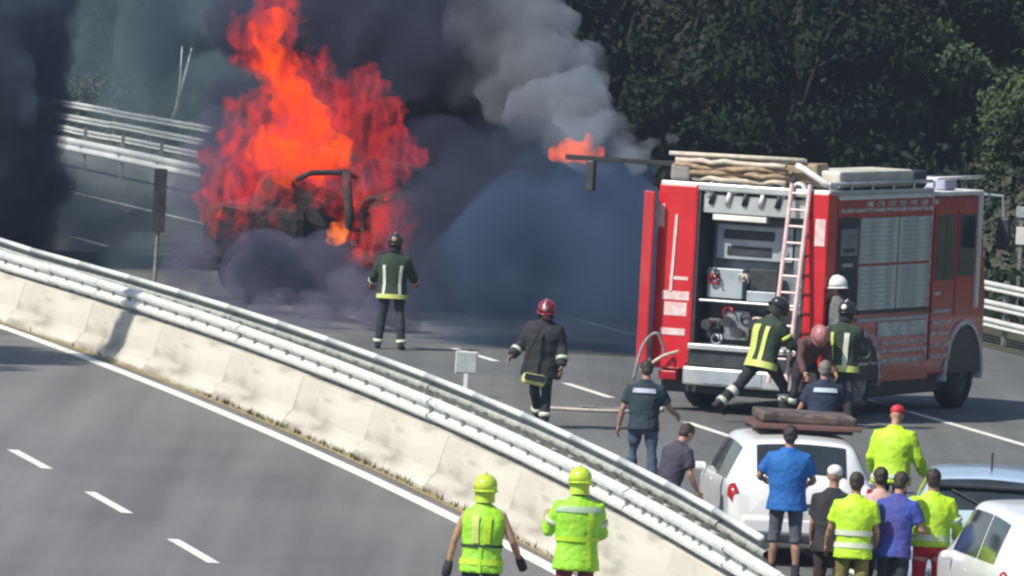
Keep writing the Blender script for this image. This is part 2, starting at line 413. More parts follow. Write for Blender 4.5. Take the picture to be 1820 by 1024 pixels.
treeat(6, 1815, 60, 206, .85, 'sunlit pale green tree in the top right corner')
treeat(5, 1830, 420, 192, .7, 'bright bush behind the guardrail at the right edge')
# unseen trees added left of the near road to throw shade across it
t = tree(1, 0, 143.2, 1, 'tall dark tree added out of view to shade the near road', 'added shade trees left of the near road', z=0, xw=-20.6); t.scale = (1.7, 1.7, 2.5)
t = tree(0, 0, 145.5, 1, 'broader dark tree added further left, out of view, to shade the road', 'added shade trees left of the near road', z=0, xw=-23.2); t.scale = (1.5, 1.5, 2.5)
# undergrowth: a mass of low leaves over the slope
NU_ = 110000; sg = leaf_mesh('undergrowth', 77, NU_, 1, 1, 10, .11)
co = np.empty(NU_ * 12); sg.vertices.foreach_get('co', co); co = co.reshape(-1, 4, 3)
rg = np.random.RandomState(3); cen = co.mean(1, keepdims=True); co -= cen
YY = rg.uniform(165, 330, NU_); OO = 20.6 + rg.uniform(0, 1, NU_) ** 1.3 * 24
tY = (YY - 150) / 50; XX = -6.08 - 10.29 * tY - 1.03 * tY * tY + OO
ZZ = np.minimum(26, np.maximum(0, (OO - 20.5) * .42)) + rg.uniform(0, 1, NU_) ** 2 * (.7 + 2.2 * np.sin(YY * .9) ** 2 * np.cos(OO * 1.1) ** 2)
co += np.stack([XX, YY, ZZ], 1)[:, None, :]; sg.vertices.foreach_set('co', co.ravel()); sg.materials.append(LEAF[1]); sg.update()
tag(link('undergrowth', sg, None), 'dark green undergrowth covering the slope beneath the trees', 'undergrowth', kind='stuff')

# leaning poles behind the far guardrail
WHITE = mat('white_paint', (.80, .80, .77), .45, 0, (.68, .68, .65), 3)
def pole(a, b, Y, r, label):
    A = at(*a, Y); B = at(*b, Y); t = B - A
    o = obj('leaning_pole', MB().tube([Vector((0, 0, 0)), t * .5 + Vector((.02, 0, 0)), t], [r, r * .85, r * .6], 10), GALV, smooth=True)
    o.location = A; return tag(o, label, 'pole')
pole((308, 212), (348, 58), 241.5, .055, 'longer pale pole leaning right behind the far left guardrail')
pole((314, 205), (324, 80), 240.5, .035, 'thinner upright pale pole just left of the longer leaning one')

# ------------------------------------------------------------------ road furniture
DARKP = mat('dark_sign_back', (.010, .014, .018), .7, 0, (.03, .035, .04), 5)
p = g(274, 505); t = empty('marker_board', p, 0, 'tall narrow black board on a thin grey post beside the thin smoke', 'marker board')
obj('post', MB().tube([(0, 0, 0), (.02, 0, 1.2)], .035, 8), GALV_D, t)
obj('board', MB().box((.02, -.05, 1.52), (.23, .05, 1.14)), DARKP, t, bevel=.01)
obj('bracket', MB().box((.02, 0, 1.3), (.12, .06, .05)), GALV_D, t)
p = P(4.6, 146.6); p = g(826, 706); t = empty('small_sign', p, R(-4), 'small square pale sign on a short white post left of the red helmeted man', 'sign')
SIGN = mat('sign_grey', (.42, .46, .46), .5, 0, (.34, .38, .38), 9)
obj('post', MB().box((0, 0, .2), (.06, .04, .4)), WHITE, t)
obj('sign_plate', MB().box((0, -.02, .52), (.31, .02, .31)), SIGN, t, bevel=.008)
obj('sign_border', MB().box((0, -.006, .52), (.335, .012, .335)), WHITE, t, bevel=.008)
p = at(1812, 455, 178); t = empty('roadside_sign', (p.x, p.y, 0), 0, 'two small white plates on a post beyond the guardrail at the right edge', 'sign')
zt = at(1812, 372, 178).z
obj('post', MB().box((0, 0, zt / 2), (.06, .06, zt)), GALV_D, t)
obj('upper_plate', MB().box((0, -.05, zt - .05), (.2, .02, .2)), SIGN, t, bevel=.008)
obj('lower_plate', MB().box((0, -.05, zt - .48), (.17, .02, .32)), WHITE, t, bevel=.008)

# ------------------------------------------------------------------ fire engine
RED = mat('red_lacquer', (.62, .018, .03), .32, 0, (.52, .014, .022), 2, coat=.6)
RED_SHADED = mat('red_lacquer_shaded', (.46, .02, .035), .35, 0, (.38, .016, .03), 3, coat=.3)  # same red paint, with the shade of the side put into the colour
ALU = mat('brushed_aluminium', (.62, .65, .65), .38, .6, (.50, .53, .54), 4)
SHUT = mat('shutter_slats', (.58, .66, .63), .5, .15, (.40, .46, .45), 3)
DK = mat('dark_metal', (.03, .035, .042), .55, .2, (.05, .055, .06), 6)
PANEL = mat('pump_panel', (.26, .30, .33), .45, .3, (.17, .20, .23), 5)
PANEL2 = mat('pump_panel_light', (.42, .47, .52), .45, .3, (.34, .39, .44), 4)
GLASS = mat('dark_glass', (.02, .028, .03), .08, 0, (.03, .04, .045), 2, spec=.8)
TAN = mat('canvas_hose', (.40, .30, .20), .9, 0, (.28, .20, .13), 14, .3)
CREAM = mat('cream_hose', (.62, .56, .46), .85, 0, (.5, .44, .36), 12, .3)
AMBER = mat('orange_cover', (.75, .16, .04), .55, 0, (.55, .09, .02), 7)
REFL = mat('reflective_silver', (.66, .68, .64), .4, .1, (.55, .57, .52), 12)
PINKW = mat('faded_white_decal', (.75, .62, .60), .5, 0, (.66, .45, .45), 9)
LAMPR = mat('red_lamp', (.45, .02, .02), .2, 0, (.3, .012, .015), 8, coat=.5)
STRIPE = mat('grey_reflective_stripe', (.66, .60, .60), .5, .1, (.28, .22, .22), 8)
TH = R(23.5); RRC = g(1453, 750)
ft = empty('fire_engine', (0, 0, 0), -TH, 'red fire engine seen from behind with grey pump compartment and shutters', 'fire engine')
HWD = 1.36; ft.location = RRC - Matrix.Rotation(-TH, 3, 'Z') @ Vector((HWD, 0, 0))
ZR = 3.42; L0 = 0; LB = 4.3; LC = 6.75
W_ = HWD
# box body: right side wall with door recess, left wall, roof, corner posts
mb = MB(); mb.span((W_ - .06, .36, .78), (W_, LB, ZR - .12)); mb.span((-W_, .36, .78), (-W_ + .06, LB, ZR - .12))
mb.span((-W_ + .06, 1.15, .78), (W_ - .06, LB, ZR - .12))
obj('body', mb, RED_SHADED, ft, bevel=.02)
mb = MB(); mb.span((W_ - .34, 0, .62), (W_ + .002, .355, ZR - .03)); obj('corner_post', mb, RED, ft, bevel=.03)
mb = MB(); mb.span((-W_ - .02, 0, .62), (-W_ + .62, .355, ZR - .03)); obj('corner_post', mb, RED, ft, bevel=.04)
# a locker flap stands open at the left edge
mb = MB(); mb.box((-W_ - .13, -.06, 1.95), (.05, .46, 2.6), Matrix.Rotation(R(40), 3, 'Z')); o = obj('open_locker_door', mb, RED, ft, bevel=.02)
mb = MB(); mb.box((-W_ + .28, -.012, 2.35), (.05, .02, 1.15), Matrix.Rotation(R(2), 3, 'Y')); obj('grab_handle', mb, PINKW, ft, bevel=.008)
for z_, ww, hh, xx in ((1.72, .44, .13, .32), (1.52, .36, .20, .33), (1.18, .40, .10, .3), (2.9, .12, .35, .02), (1.98, .3, .05, .36)):
    obj('white_marking', MB().span((-W_ + xx - ww / 2 + .02, -.008, z_ - hh / 2), (-W_ + xx + ww / 2 + .02, -.002, z_ + hh / 2)), PINKW, ft)
obj('white_marking', MB().span((W_ - .2, -.008, 2.6), (W_ - .04, -.002, 3.0)), PINKW, ft)
obj('roof', MB().span((-W_, .02, ZR - .118), (W_, LB, ZR)), ALU, ft, bevel=.02)
# recessed pump compartment
mb = MB(); mb.span((-W_ + .63, .62, 1.0), (W_ - .35, .68, ZR - .13)); obj('compartment_back', mb, PANEL, ft)
for fa, fb in ((-W_ + .622, -W_ + .66), (W_ - .38, W_ - .342)): obj('compartment_frame', MB().span((fa, .02, 1.0), (fb, .62, ZR - .13)), DK, ft)
x0, x1 = -W_ + .67, W_ - .39
def pan(name, fx0, fx1, z0, z1, m, y=.5, d=.1, bev=.01):
    X0 = x0 + (x1 - x0) * fx0; X1 = x0 + (x1 - x0) * fx1
    return obj(name, MB().span((X0, y - d, z0), (X1, y, z1)), m, ft, bevel=bev)
pan('shutter_box', 0, 1, 2.98, 3.26, ALU, .5, .42)
pan('work_lamp', .10, .62, 2.88, 2.965, WHITE, .2, .12)
pan('panel_frame', .06, .80, 2.30, 2.82, PANEL2, .55)
pan('panel_slot', .13, .62, 2.60, 2.74, DK, .46, .03)
pan('panel_slot', .17, .60, 2.36, 2.50, DK, .46, .03)
pan('steel_box', .04, .38, 1.72, 2.16, PANEL2, .45, .2)
pan('dark_locker', .40, .68, 1.86, 2.18, DK, .5, .1)
pan('steel_box', .42, .70, 1.70, 1.85, PANEL2, .45, .18)
pan('shelf', 0, 1, 1.655, 1.69, ALU, .5, .42)
pan('pump_housing', .22, .48, 1.1, 1.56, PANEL, .5, .3, .05)
pan('pump_housing', .02, .2, 1.1, 1.42, DK, .5, .25, .04)
pan('locker', .82, 1, 1.72, 2.9, PANEL, .5, .06)
for k, (fx, z_) in enumerate(((.10, 1.32), (.30, 1.38), (.41, 1.22), (.55, 1.36), (.66, 1.2))):
    X = x0 + (x1 - x0) * fx
    o = obj('valve', MB().tube([(X, .25, z_), (X, .06, z_)], [.065, .075], 12), ALU if k % 2 else LAMPR, ft, smooth=False)
    obj('valve_cap', MB().tube([(X, .06, z_), (X, .03, z_)], [.085, .08], 12), DK, o)
for fx, z_ in ((.72, 2.66), (.72, 2.44), (.9, 2.6), (.9, 2.3), (.9, 2.0)):
    X = x0 + (x1 - x0) * fx
    obj('gauge', MB().tube([(X, .46, z_), (X, .425, z_)], .07, 14), PANEL2, ft)
for k in range(5):
    X = x0 + (x1 - x0) * (.08 + k * .16)
    obj('nozzle', MB().tube([(X, .08, 3.12), (X + .04, .04, 3.3)], [.05, .03], 8), WHITE if k % 2 else DK, ft, smooth=True)
rk = random.Random(12)
for k in range(9):
    fx = rk.uniform(.05, .9); z_ = rk.uniform(1.1, 1.6) if k < 6 else rk.uniform(1.75, 2.1); X = x0 + (x1 - x0) * fx; rr_ = rk.uniform(.05, .11)
    pts = [(X + math.cos(a * .7) * rr_, .12 + a * .012, z_ + math.sin(a * .7) * rr_) for a in range(12)]
    obj('coiled_hose', MB().tube(pts, .018, 7), [DK, PANEL2, LAMPR, CREAM][k % 4], ft, smooth=True)
for k in range(8):
    fx = .06 + k * .115; X = x0 + (x1 - x0) * fx
    obj('stowed_tool', MB().box((X, .16, 3.34 + rk.uniform(-.02, .04)), (rk.uniform(.05, .16), .2, rk.uniform(.1, .2)), Matrix.Rotation(rk.uniform(-.4, .4), 3, 'Y')), [ALU, DK, WHITE, TAN][k % 4], ft, bevel=.01)
# sill, bumper, underbody
obj('sill', MB().span((-W_ + .64, -.16, .95), (W_ - .3, .36, 1.03)), ALU, ft, bevel=.01)
obj('rear_step', MB().span((-W_ + .62, -.1, .70), (W_ - .36, .1, .945)), DK, ft, bevel=.02)
bp_ = obj('bumper', MB().span((-W_ + .60, -.22, .42), (W_ - .22, -.02, .69)), ALU, ft, bevel=.03)
obj('bumper_plate', MB().span((-.42, -.232, .46), (.52, -.222, .65)), PANEL2, bp_)
for xx in (-W_ + .32, W_ - .12):
    l_ = obj('tail_light', MB().span((xx - .17, -.06, .46), (xx + .12, .2, .6)), LAMPR, ft, bevel=.02)
obj('underbody', MB().span((-W_ + .12, .12, .28), (W_ - .12, LC - .5, .77)), DK, ft, bevel=.03)
# right side: lockers, shutters, crew door, stripes
XS = W_
def side(name, y0, y1, z0, z1, m, d=.02, parent=ft, bev=.006):
    return obj(name, MB().span((XS + .001, y0, z0), (XS + d, y1, z1)), m, parent, bevel=bev)
side('open_locker', .42, 1.25, 1.55, 3.02, DK, .012)
side('locker_gear', .50, 1.12, 2.45, 2.85, PANEL, .05); side('locker_gear', .55, 1.0, 2.5, 2.56, DK, .06)
side('locker_gear', .5, 1.2, 1.72, 2.2, mat('dark_gear', (.05, .04, .05), .8), .05); side('locker_gear', .6, .95, 2.28, 2.34, PANEL2, .05)
def shutter(y0, y1, z0, z1):
    s_ = side('shutter', y0, y1, z0, z1, SHUT, .012)
    n = max(1, int((z1 - z0) / .062)); hh = (z1 - z0) / n
    sme = MB().span((XS + .013, y0 + .02, 0), (XS + .022, y1 - .02, hh - .008)).mesh('slat'); sme.materials.append(SHUT)
    for k in range(n):
        q = link('slat', sme, None, s_); q.location = (0, 0, z0 + hh * k)
shutter(1.30, 2.84, 2.32, 3.0); shutter(2.9, 4.18, 2.32, 3.0)
shutter(1.30, 2.84, 1.62, 2.28); shutter(2.9, 4.18, 1.62, 2.28)
side('shutter_bar', 1.3, 4.2, 1.56, 1.61, DK, .05); side('shutter_rail', 1.3, 4.25, 1.44, 1.50, PANEL2, .03)
side('lower_locker', 2.2, 4.2, 1.20, 1.42, SHUT, .02)
for z_, y0, y1 in ((1.10, 2.35, 4.25), (.98, 2.35, 4.25), (.84, 2.35, 4.25), (3.12, .5, 4.25)):
    side('stripe', y0, y1, z_ - .03, z_ + .03, STRIPE, .008)
for k in range(7): side('white_marking', 1.5 + k * .45, 1.78 + k * .45, 3.17, 3.25, STRIPE, .008)
side('white_trim', .38, 4.28, 3.28, 3.34, WHITE, .02); side('white_trim', .38, 4.28, .79, .83, STRIPE, .015); side('white_trim', 4.22, 4.28, .83, 3.28, STRIPE, .012)
side('lower_skirt', 2.45, 4.38, .52, .80, RED_SHADED, .008)
# cab
cabw = W_ - .02
mb = MB()
pf = [(LB + .08, .55), (LC - .25, .55), (LC + .02, .8), (LC + .04, 1.75), (LC - .32, 3.15), (LC - .5, 3.28), (LB + .08, 3.28)]
vv = [(-cabw, y, z) for y, z in pf] + [(cabw, y, z) for y, z in pf]; n = len(pf)
mb.add(vv, [(i, (i + 1) % n, n + (i + 1) % n, n + i) for i in range(n)] + [tuple(range(n)), tuple(range(n, 2 * n))[::-1]])
cab = obj('cab', mb, RED_SHADED, ft, bevel=.05)
XS = cabw
cdoor = side('crew_door', LB + .12, LB + 1.05, .78, 3.1, RED_SHADED, .02)
side('door_window', LB + .2, LB + .98, 2.0, 3.0, GLASS, .03, cdoor)
side('window_bar', LB + .55, LB + .6, 2.0, 3.0, DK, .035, cdoor)
side('door_handle', LB + .2, LB + .4, 1.78, 1.83, ALU, .05, cdoor)
fdoor = side('driver_door', LB + 1.1, LB + 1.9, 1.45, 3.1, RED_SHADED, .02)
side('door_window', LB + 1.16, LB + 1.85, 2.05, 3.0, GLASS, .03, fdoor)
for k in range(5): side('step_tread', LB + .15, LB + .95, .82 + k * .17, .88 + k * .17, STRIPE, .035)
side('white_pillar', LB + 1.93, LB + 2.05, 1.55, 3.3, WHITE, .05)
obj('windscreen', MB().box((0, LC - .115, 2.45), (cabw * 1.8, .03, 1.2), Matrix.Rotation(R(14), 3, 'X')), GLASS, ft)
obj('cab_roof', MB().span((-cabw, LB + .1, 3.285), (cabw + .06, LC - .4, 3.36)), WHITE, ft, bevel=.03)
obj('mirror_arm', MB().tube([(cabw - .1, LC - .4, 3.3), (cabw + .28, LC - .2, 3.28), (cabw + .3, LC - .15, 2.9)], .025, 8), ALU, ft)
obj('mirror', MB().span((cabw + .22, LC - .25, 2.45), (cabw + .42, LC - .12, 2.95)), DK, ft, bevel=.03)
XS = W_
# wheels and white arches
def wheel(r, wd, name='wheel', tm=BLACK, hub=ALU):
    mb = MB(); pr = [(-wd / 2, r * .62), (-wd / 2 + .02, r * .93), (-wd * .3, r), (wd * .3, r), (wd / 2 - .02, r * .93), (wd / 2, r * .62)]
    n = 28; v = []
    for x, rr in pr:
        for k in range(n): a = 2 * math.pi * k / n; v.append((x, math.cos(a) * rr, math.sin(a) * rr))
    f = [(i * n + k, i * n + (k + 1) % n, (i + 1) * n + (k + 1) % n, (i + 1) * n + k) for i in range(len(pr) - 1) for k in range(n)]
    mb.add(v, f)
    hb = MB()
    for sx in (-1, 1):
        ds = [(sx * wd * .42, r * .62), (sx * wd * .3, r * .5), (sx * wd * .36, r * .2), (sx * wd * .46, r * .18), (sx * wd * .46, .001)]
        v = []
        for x, rr in ds:
            for k in range(n): a = 2 * math.pi * k / n; v.append((x, math.cos(a) * rr, math.sin(a) * rr))
        hb.add(v, [(i * n + k, i * n + (k + 1) % n, (i + 1) * n + (k + 1) % n, (i + 1) * n + k) for i in range(len(ds) - 1) for k in range(n)])
    return mb, hb
def put_wheel(parent, loc, r, wd, hubm=ALU):
    t_, h_ = wheel(r, wd); o = obj('wheel', t_, BLACK, parent, smooth=True); o.location = loc
    obj('rim', h_, hubm, o, smooth=False); return o
for sx in (-1, 1):
    put_wheel(ft, (sx * (W_ - .17), 1.65, .56), .56, .32, GALV_D); put_wheel(ft, (sx * (W_ - .17), LB + 1.62, .56), .56, .32, DK)
def arch(y, r0, r1, x0_, x1_, a0=-8, a1=188, n=18):
    mb = MB(); v = []
    for i in range(n + 1):
        a = R(a0 + (a1 - a0) * i / n)
        for r_ in (r0, r1):
            for xx in (x0_, x1_): v.append((xx, y + math.cos(a) * r_, .56 + math.sin(a) * r_))
    f = []
    for i in range(n):
        b = 4 * i; c = b + 4
        f += [(b, b + 1, c + 1, c), (b + 2, c + 2, c + 3, b + 3), (b, c, c + 2, b + 2), (b + 1, b + 3, c + 3, c + 1)]
    f += [(0, 2, 3, 1), (4 * n, 4 * n + 1, 4 * n + 3, 4 * n + 2)]
    return mb.add(v, f)
obj('rear_wheel_arch', arch(1.65, .66, .74, W_ - .3, W_ + .03), STRIPE, ft)
obj('front_wheel_arch', arch(LB + 1.62, .74, .81, cabw - .3, cabw + .035), mat('grey_white_fender', (.66, .66, .65), .5), ft)
mb = MB(); v = [(cabw + .012, LB + 1.62 + math.cos(R(a)) * .74, .56 + math.sin(R(a)) * .74) for a in range(0, 181, 12)]
mb.add(v, [tuple(range(len(v)))]); obj('wheel_well', mb, DK, ft, recalc=False)
mb = MB(); v = [(W_ + .012, 1.65 + math.cos(R(a)) * .66, .56 + math.sin(R(a)) * .66) for a in range(0, 181, 12)]
mb.add(v, [tuple(range(len(v)))]); obj('wheel_well', mb, DK, ft, recalc=False)
# roof load
zr = ZR
obj('roof_rail', MB().tube([(W_ - .05, .1, zr + .1), (W_ - .05, LB, zr + .1)], .03, 8), ALU, ft, smooth=True)
for k in range(6): obj('rail_stanchion', MB().tube([(W_ - .05, .15 + k * .85, zr), (W_ - .05, .15 + k * .85, zr + .1)], .02, 6), ALU, ft)
for (xa, ya, za), (xb, yb, zb), r_, m_ in (((-W_ + .0, .3, zr + .40), (W_ - .55, .3, zr + .42), .035, CREAM), ((-W_ + .1, .5, zr + .38), (W_ - .6, .5, zr + .40), .035, WHITE)):
    obj('roof_pole', MB().tube([(xa, ya, za), (xb, yb, zb)], r_, 8), m_, ft, smooth=True)
rh = random.Random(3)
for k in range(7):
    z_ = zr + .06 + (k // 2) * .085
    pts = [(-W_ + .15 + i * .2 + rh.uniform(-.02, .02), .18 + (k % 2) * .25 + .05 * math.sin(i * 1.3 + k), z_ + rh.uniform(-.02, .02)) for i in range(10)]
    obj('flaked_hose', MB().tube(pts, [(.05, .04)] * 10, 8), TAN if k % 3 else CREAM, ft, smooth=True)
obj('canvas_cover', MB().box((.35, .75, zr + .2), (1.2, .5, .3), Matrix.Rotation(R(-3), 3, 'Y')), TAN, ft, bevel=.05)
obj('roof_pump', MB().span((-W_ + .1, .1, zr + .0), (-W_ + .42, .5, zr + .26)), mat('greyish_gear', (.3, .29, .27), .7), ft, bevel=.05)
mb = MB().tube([(W_ - .62, .2, zr + .34), (W_ - .5, .15, zr + .3), (W_ - .2, .2, zr + .12), (W_ + .0, .3, zr + .05)], .05, 10); obj('white_hose', mb, WHITE, ft, smooth=True)
for k in range(3):
    a = Matrix.Rotation(R(20 * k), 3, 'Y'); pts = [(W_ - .55 + .12 * math.cos(q * .55), .12 + k * .03, zr - .08 + .16 * math.sin(q * .55)) for q in range(12)]
    obj('hose_coil', MB().tube(pts, .028, 8), WHITE if k != 1 else ALU, ft, smooth=True)
obj('suction_hose_box', MB().span((.55, .6, zr + .02), (W_ - .08, 3.6, zr + .28)), mat('cream_box', (.66, .64, .54), .6, 0, (.5, .47, .38), 2), ft, bevel=.05)
obj('roof_fan', MB().span((.75, 3.7, zr + .0), (W_ - .1, 4.25, zr + .26)), DK, ft, bevel=.05)
obj('light_bar', MB().span((-.9, LB + .75, 3.365), (cabw - .1, LB + 1.25, 3.56)), mat('bluish_lens', (.45, .46, .62), .2, 0, (.36, .37, .52), 3, coat=.6), ft, bevel=.04)
obj('roof_edge_tube', MB().tube([(cabw - .02, LB + .2, 3.56), (cabw - .02, LC - .35, 3.56)], .025, 8), WHITE, ft, smooth=True)
# boom with orange cover swung out over the left side
bm_ = obj('boom_arm', MB().box((-W_ - .45, .35, zr + .24), (2.5, .08, .075)), BLACK, ft, bevel=.01)
obj('hanging_lamp', MB().box((-W_ - 1.28, .35, zr - .02), (.13, .13, .46)), DK, bm_, bevel=.02)
# ladder leaning on the rear right corner
ld = empty('ladder', (0, 0, 0), 0, 'pale aluminium ladder leaning against the right rear corner of the fire engine', 'ladder')
Rz = Matrix.Rotation(-TH, 3, 'Z')
def ftp(x, y, z): return ft.location + Rz @ Vector((x, y, z))
ladc = mat('ladder_alloy', (.78, .60, .58), .45, .1, (.66, .46, .45), 6)
A0 = ftp(W_ - .63, -.46, .55); A1 = ftp(W_ - .60, -.02, 3.50); B0 = A0 + Rz @ Vector((.29, 0, 0)); B1 = A1 + Rz @ Vector((.29, 0, 0))
for a_, b_ in ((A0, A1), (B0, B1)): obj('rail', MB().tube([a_, b_], .034, 8), ladc, ld)
for k in range(12):
    t_ = .04 + k * .083; obj('rung', MB().tube([A0.lerp(A1, t_), B0.lerp(B1, t_)], .018, 8), ladc, ld)
# looped hoses hanging at the left rear corner, on the ground and by the nozzle man
def hose(pts, r, m, label, n=60):
    pts = [Vector(p) for p in pts]; out = []
    for i in range(len(pts) - 1):
        p0, p1, p2, p3 = pts[max(i - 1, 0)], pts[i], pts[i + 1], pts[min(i + 2, len(pts) - 1)]
        for k in range(8):
            t = k / 8; out.append(.5 * ((2 * p1) + (p2 - p0) * t + (2 * p0 - 5 * p1 + 4 * p2 - p3) * t * t + (3 * p1 - p0 - 3 * p2 + p3) * t ** 3))
    out.append(pts[-1])
    return tag(obj('hose', MB().tube(out, r, 8), m, smooth=True), label, 'hose')
HB = mat('hose_grey', (.30, .33, .32), .7, 0, (.2, .22, .22), 9)
hose([ftp(-W_ + .3, -.15, .8), ftp(-W_ + .2, -.3, 1.15), ftp(-W_ + .0, -.35, .95), ftp(-W_ - .1, -.4, .45), ftp(-W_ - .15, -.5, .03), ftp(-W_ - .6, -1.2, .03)], .022, HB, 'thin grey hose looping down from the left rear corner of the fire engine')
hose([ftp(-W_ + .5, -.15, .9), ftp(-W_ + .3, -.35, .8), ftp(-W_ + .12, -.4, .6), ftp(-W_ + .2, -.5, .25), ftp(-W_ + .45, -.6, .03), ftp(-W_ + .2, -1.6, .03), ftp(-W_ - .9, -2.2, .03)], .025, CREAM, 'pale hose curling from the rear step onto the road')

# ------------------------------------------------------------------ people
SKIN = mat('skin', (.42, .24, .17), .55, 0, (.36, .19, .13), 9)
HAIR = mat('dark_hair', (.025, .018, .014), .6, 0, (.04, .03, .022), 30, .4, 60)
NAVY = mat('navy_turnout', (.020, .026, .042), .8, 0, (.03, .036, .05), 6, .5, 30)
GREYT = mat('grey_turnout', (.16, .17, .18), .8, 0, (.10, .11, .12), 5, .5, 30)
BLK = mat('black_cloth', (.016, .017, .022), .85, 0, (.028, .028, .034), 6, .5, 30)
DGREEN = mat('dark_green_cloth', (.018, .035, .022), .85, 0, (.03, .05, .03), 6, .5, 30)
HIVIS = mat('hivis_yellow', (.50, .78, .02), .6, 0, (.42, .70, .03), 5, .4, 25)
HIVISG = mat('hivis_green', (.34, .70, .03), .6, 0, (.28, .62, .04), 5, .4, 25)
LIME = mat('lime_tape', (.58, .66, .16), .5, 0, (.5, .58, .14), 8)
TAPE = mat('silver_tape', (.55, .62, .50), .4, .1, (.45, .52, .42), 8)
PALE = mat('pale_tape', (.66, .70, .58), .45, 0, (.58, .62, .48), 8)
JEANS = mat('blue_jeans', (.07, .10, .16), .85, 0, (.045, .065, .11), 5, .4, 40)
GREYTR = mat('grey_trousers', (.10, .11, .14), .85, 0, (.075, .08, .10), 5, .4, 40)
BLUE = mat('royal_blue_cotton', (.012, .10, .36), .8, 0, (.012, .13, .42), 4, .4, 25)
PURP = mat('violet_blue_cotton', (.035, .07, .34), .8, 0, (.07, .06, .26), 3, .4, 25)
DPURP = mat('dark_plum_cotton', (.04, .035, .055), .85, 0, (.055, .05, .075), 4, .4, 25)
REDC = mat('red_cotton', (.60, .015, .025), .75, 0, (.5, .01, .03), 4, .4, 25)
BROWN = mat('brown_red_cloth', (.12, .06, .055), .85, 0, (.09, .045, .045), 4)
WHITEC = mat('white_shell', (.82, .82, .80), .35, 0, (.74, .74, .72), 4, coat=.3)
REDH = mat('red_helmet', (.22, .015, .03), .3, 0, (.33, .012, .022), 3, coat=.5)
BLKH = mat('black_helmet', (.02, .02, .022), .3, 0, (.03, .028, .026), 3, coat=.4)
YELH = mat('yellow_helmet', (.55, .75, .04), .35, 0, (.48, .66, .05), 3, coat=.3)
VISOR = mat('visor', (.75, .62, .60), .12, .6, (.6, .5, .5), 5)
MATE = mat('eye_white', (.7, .7, .68), .2)

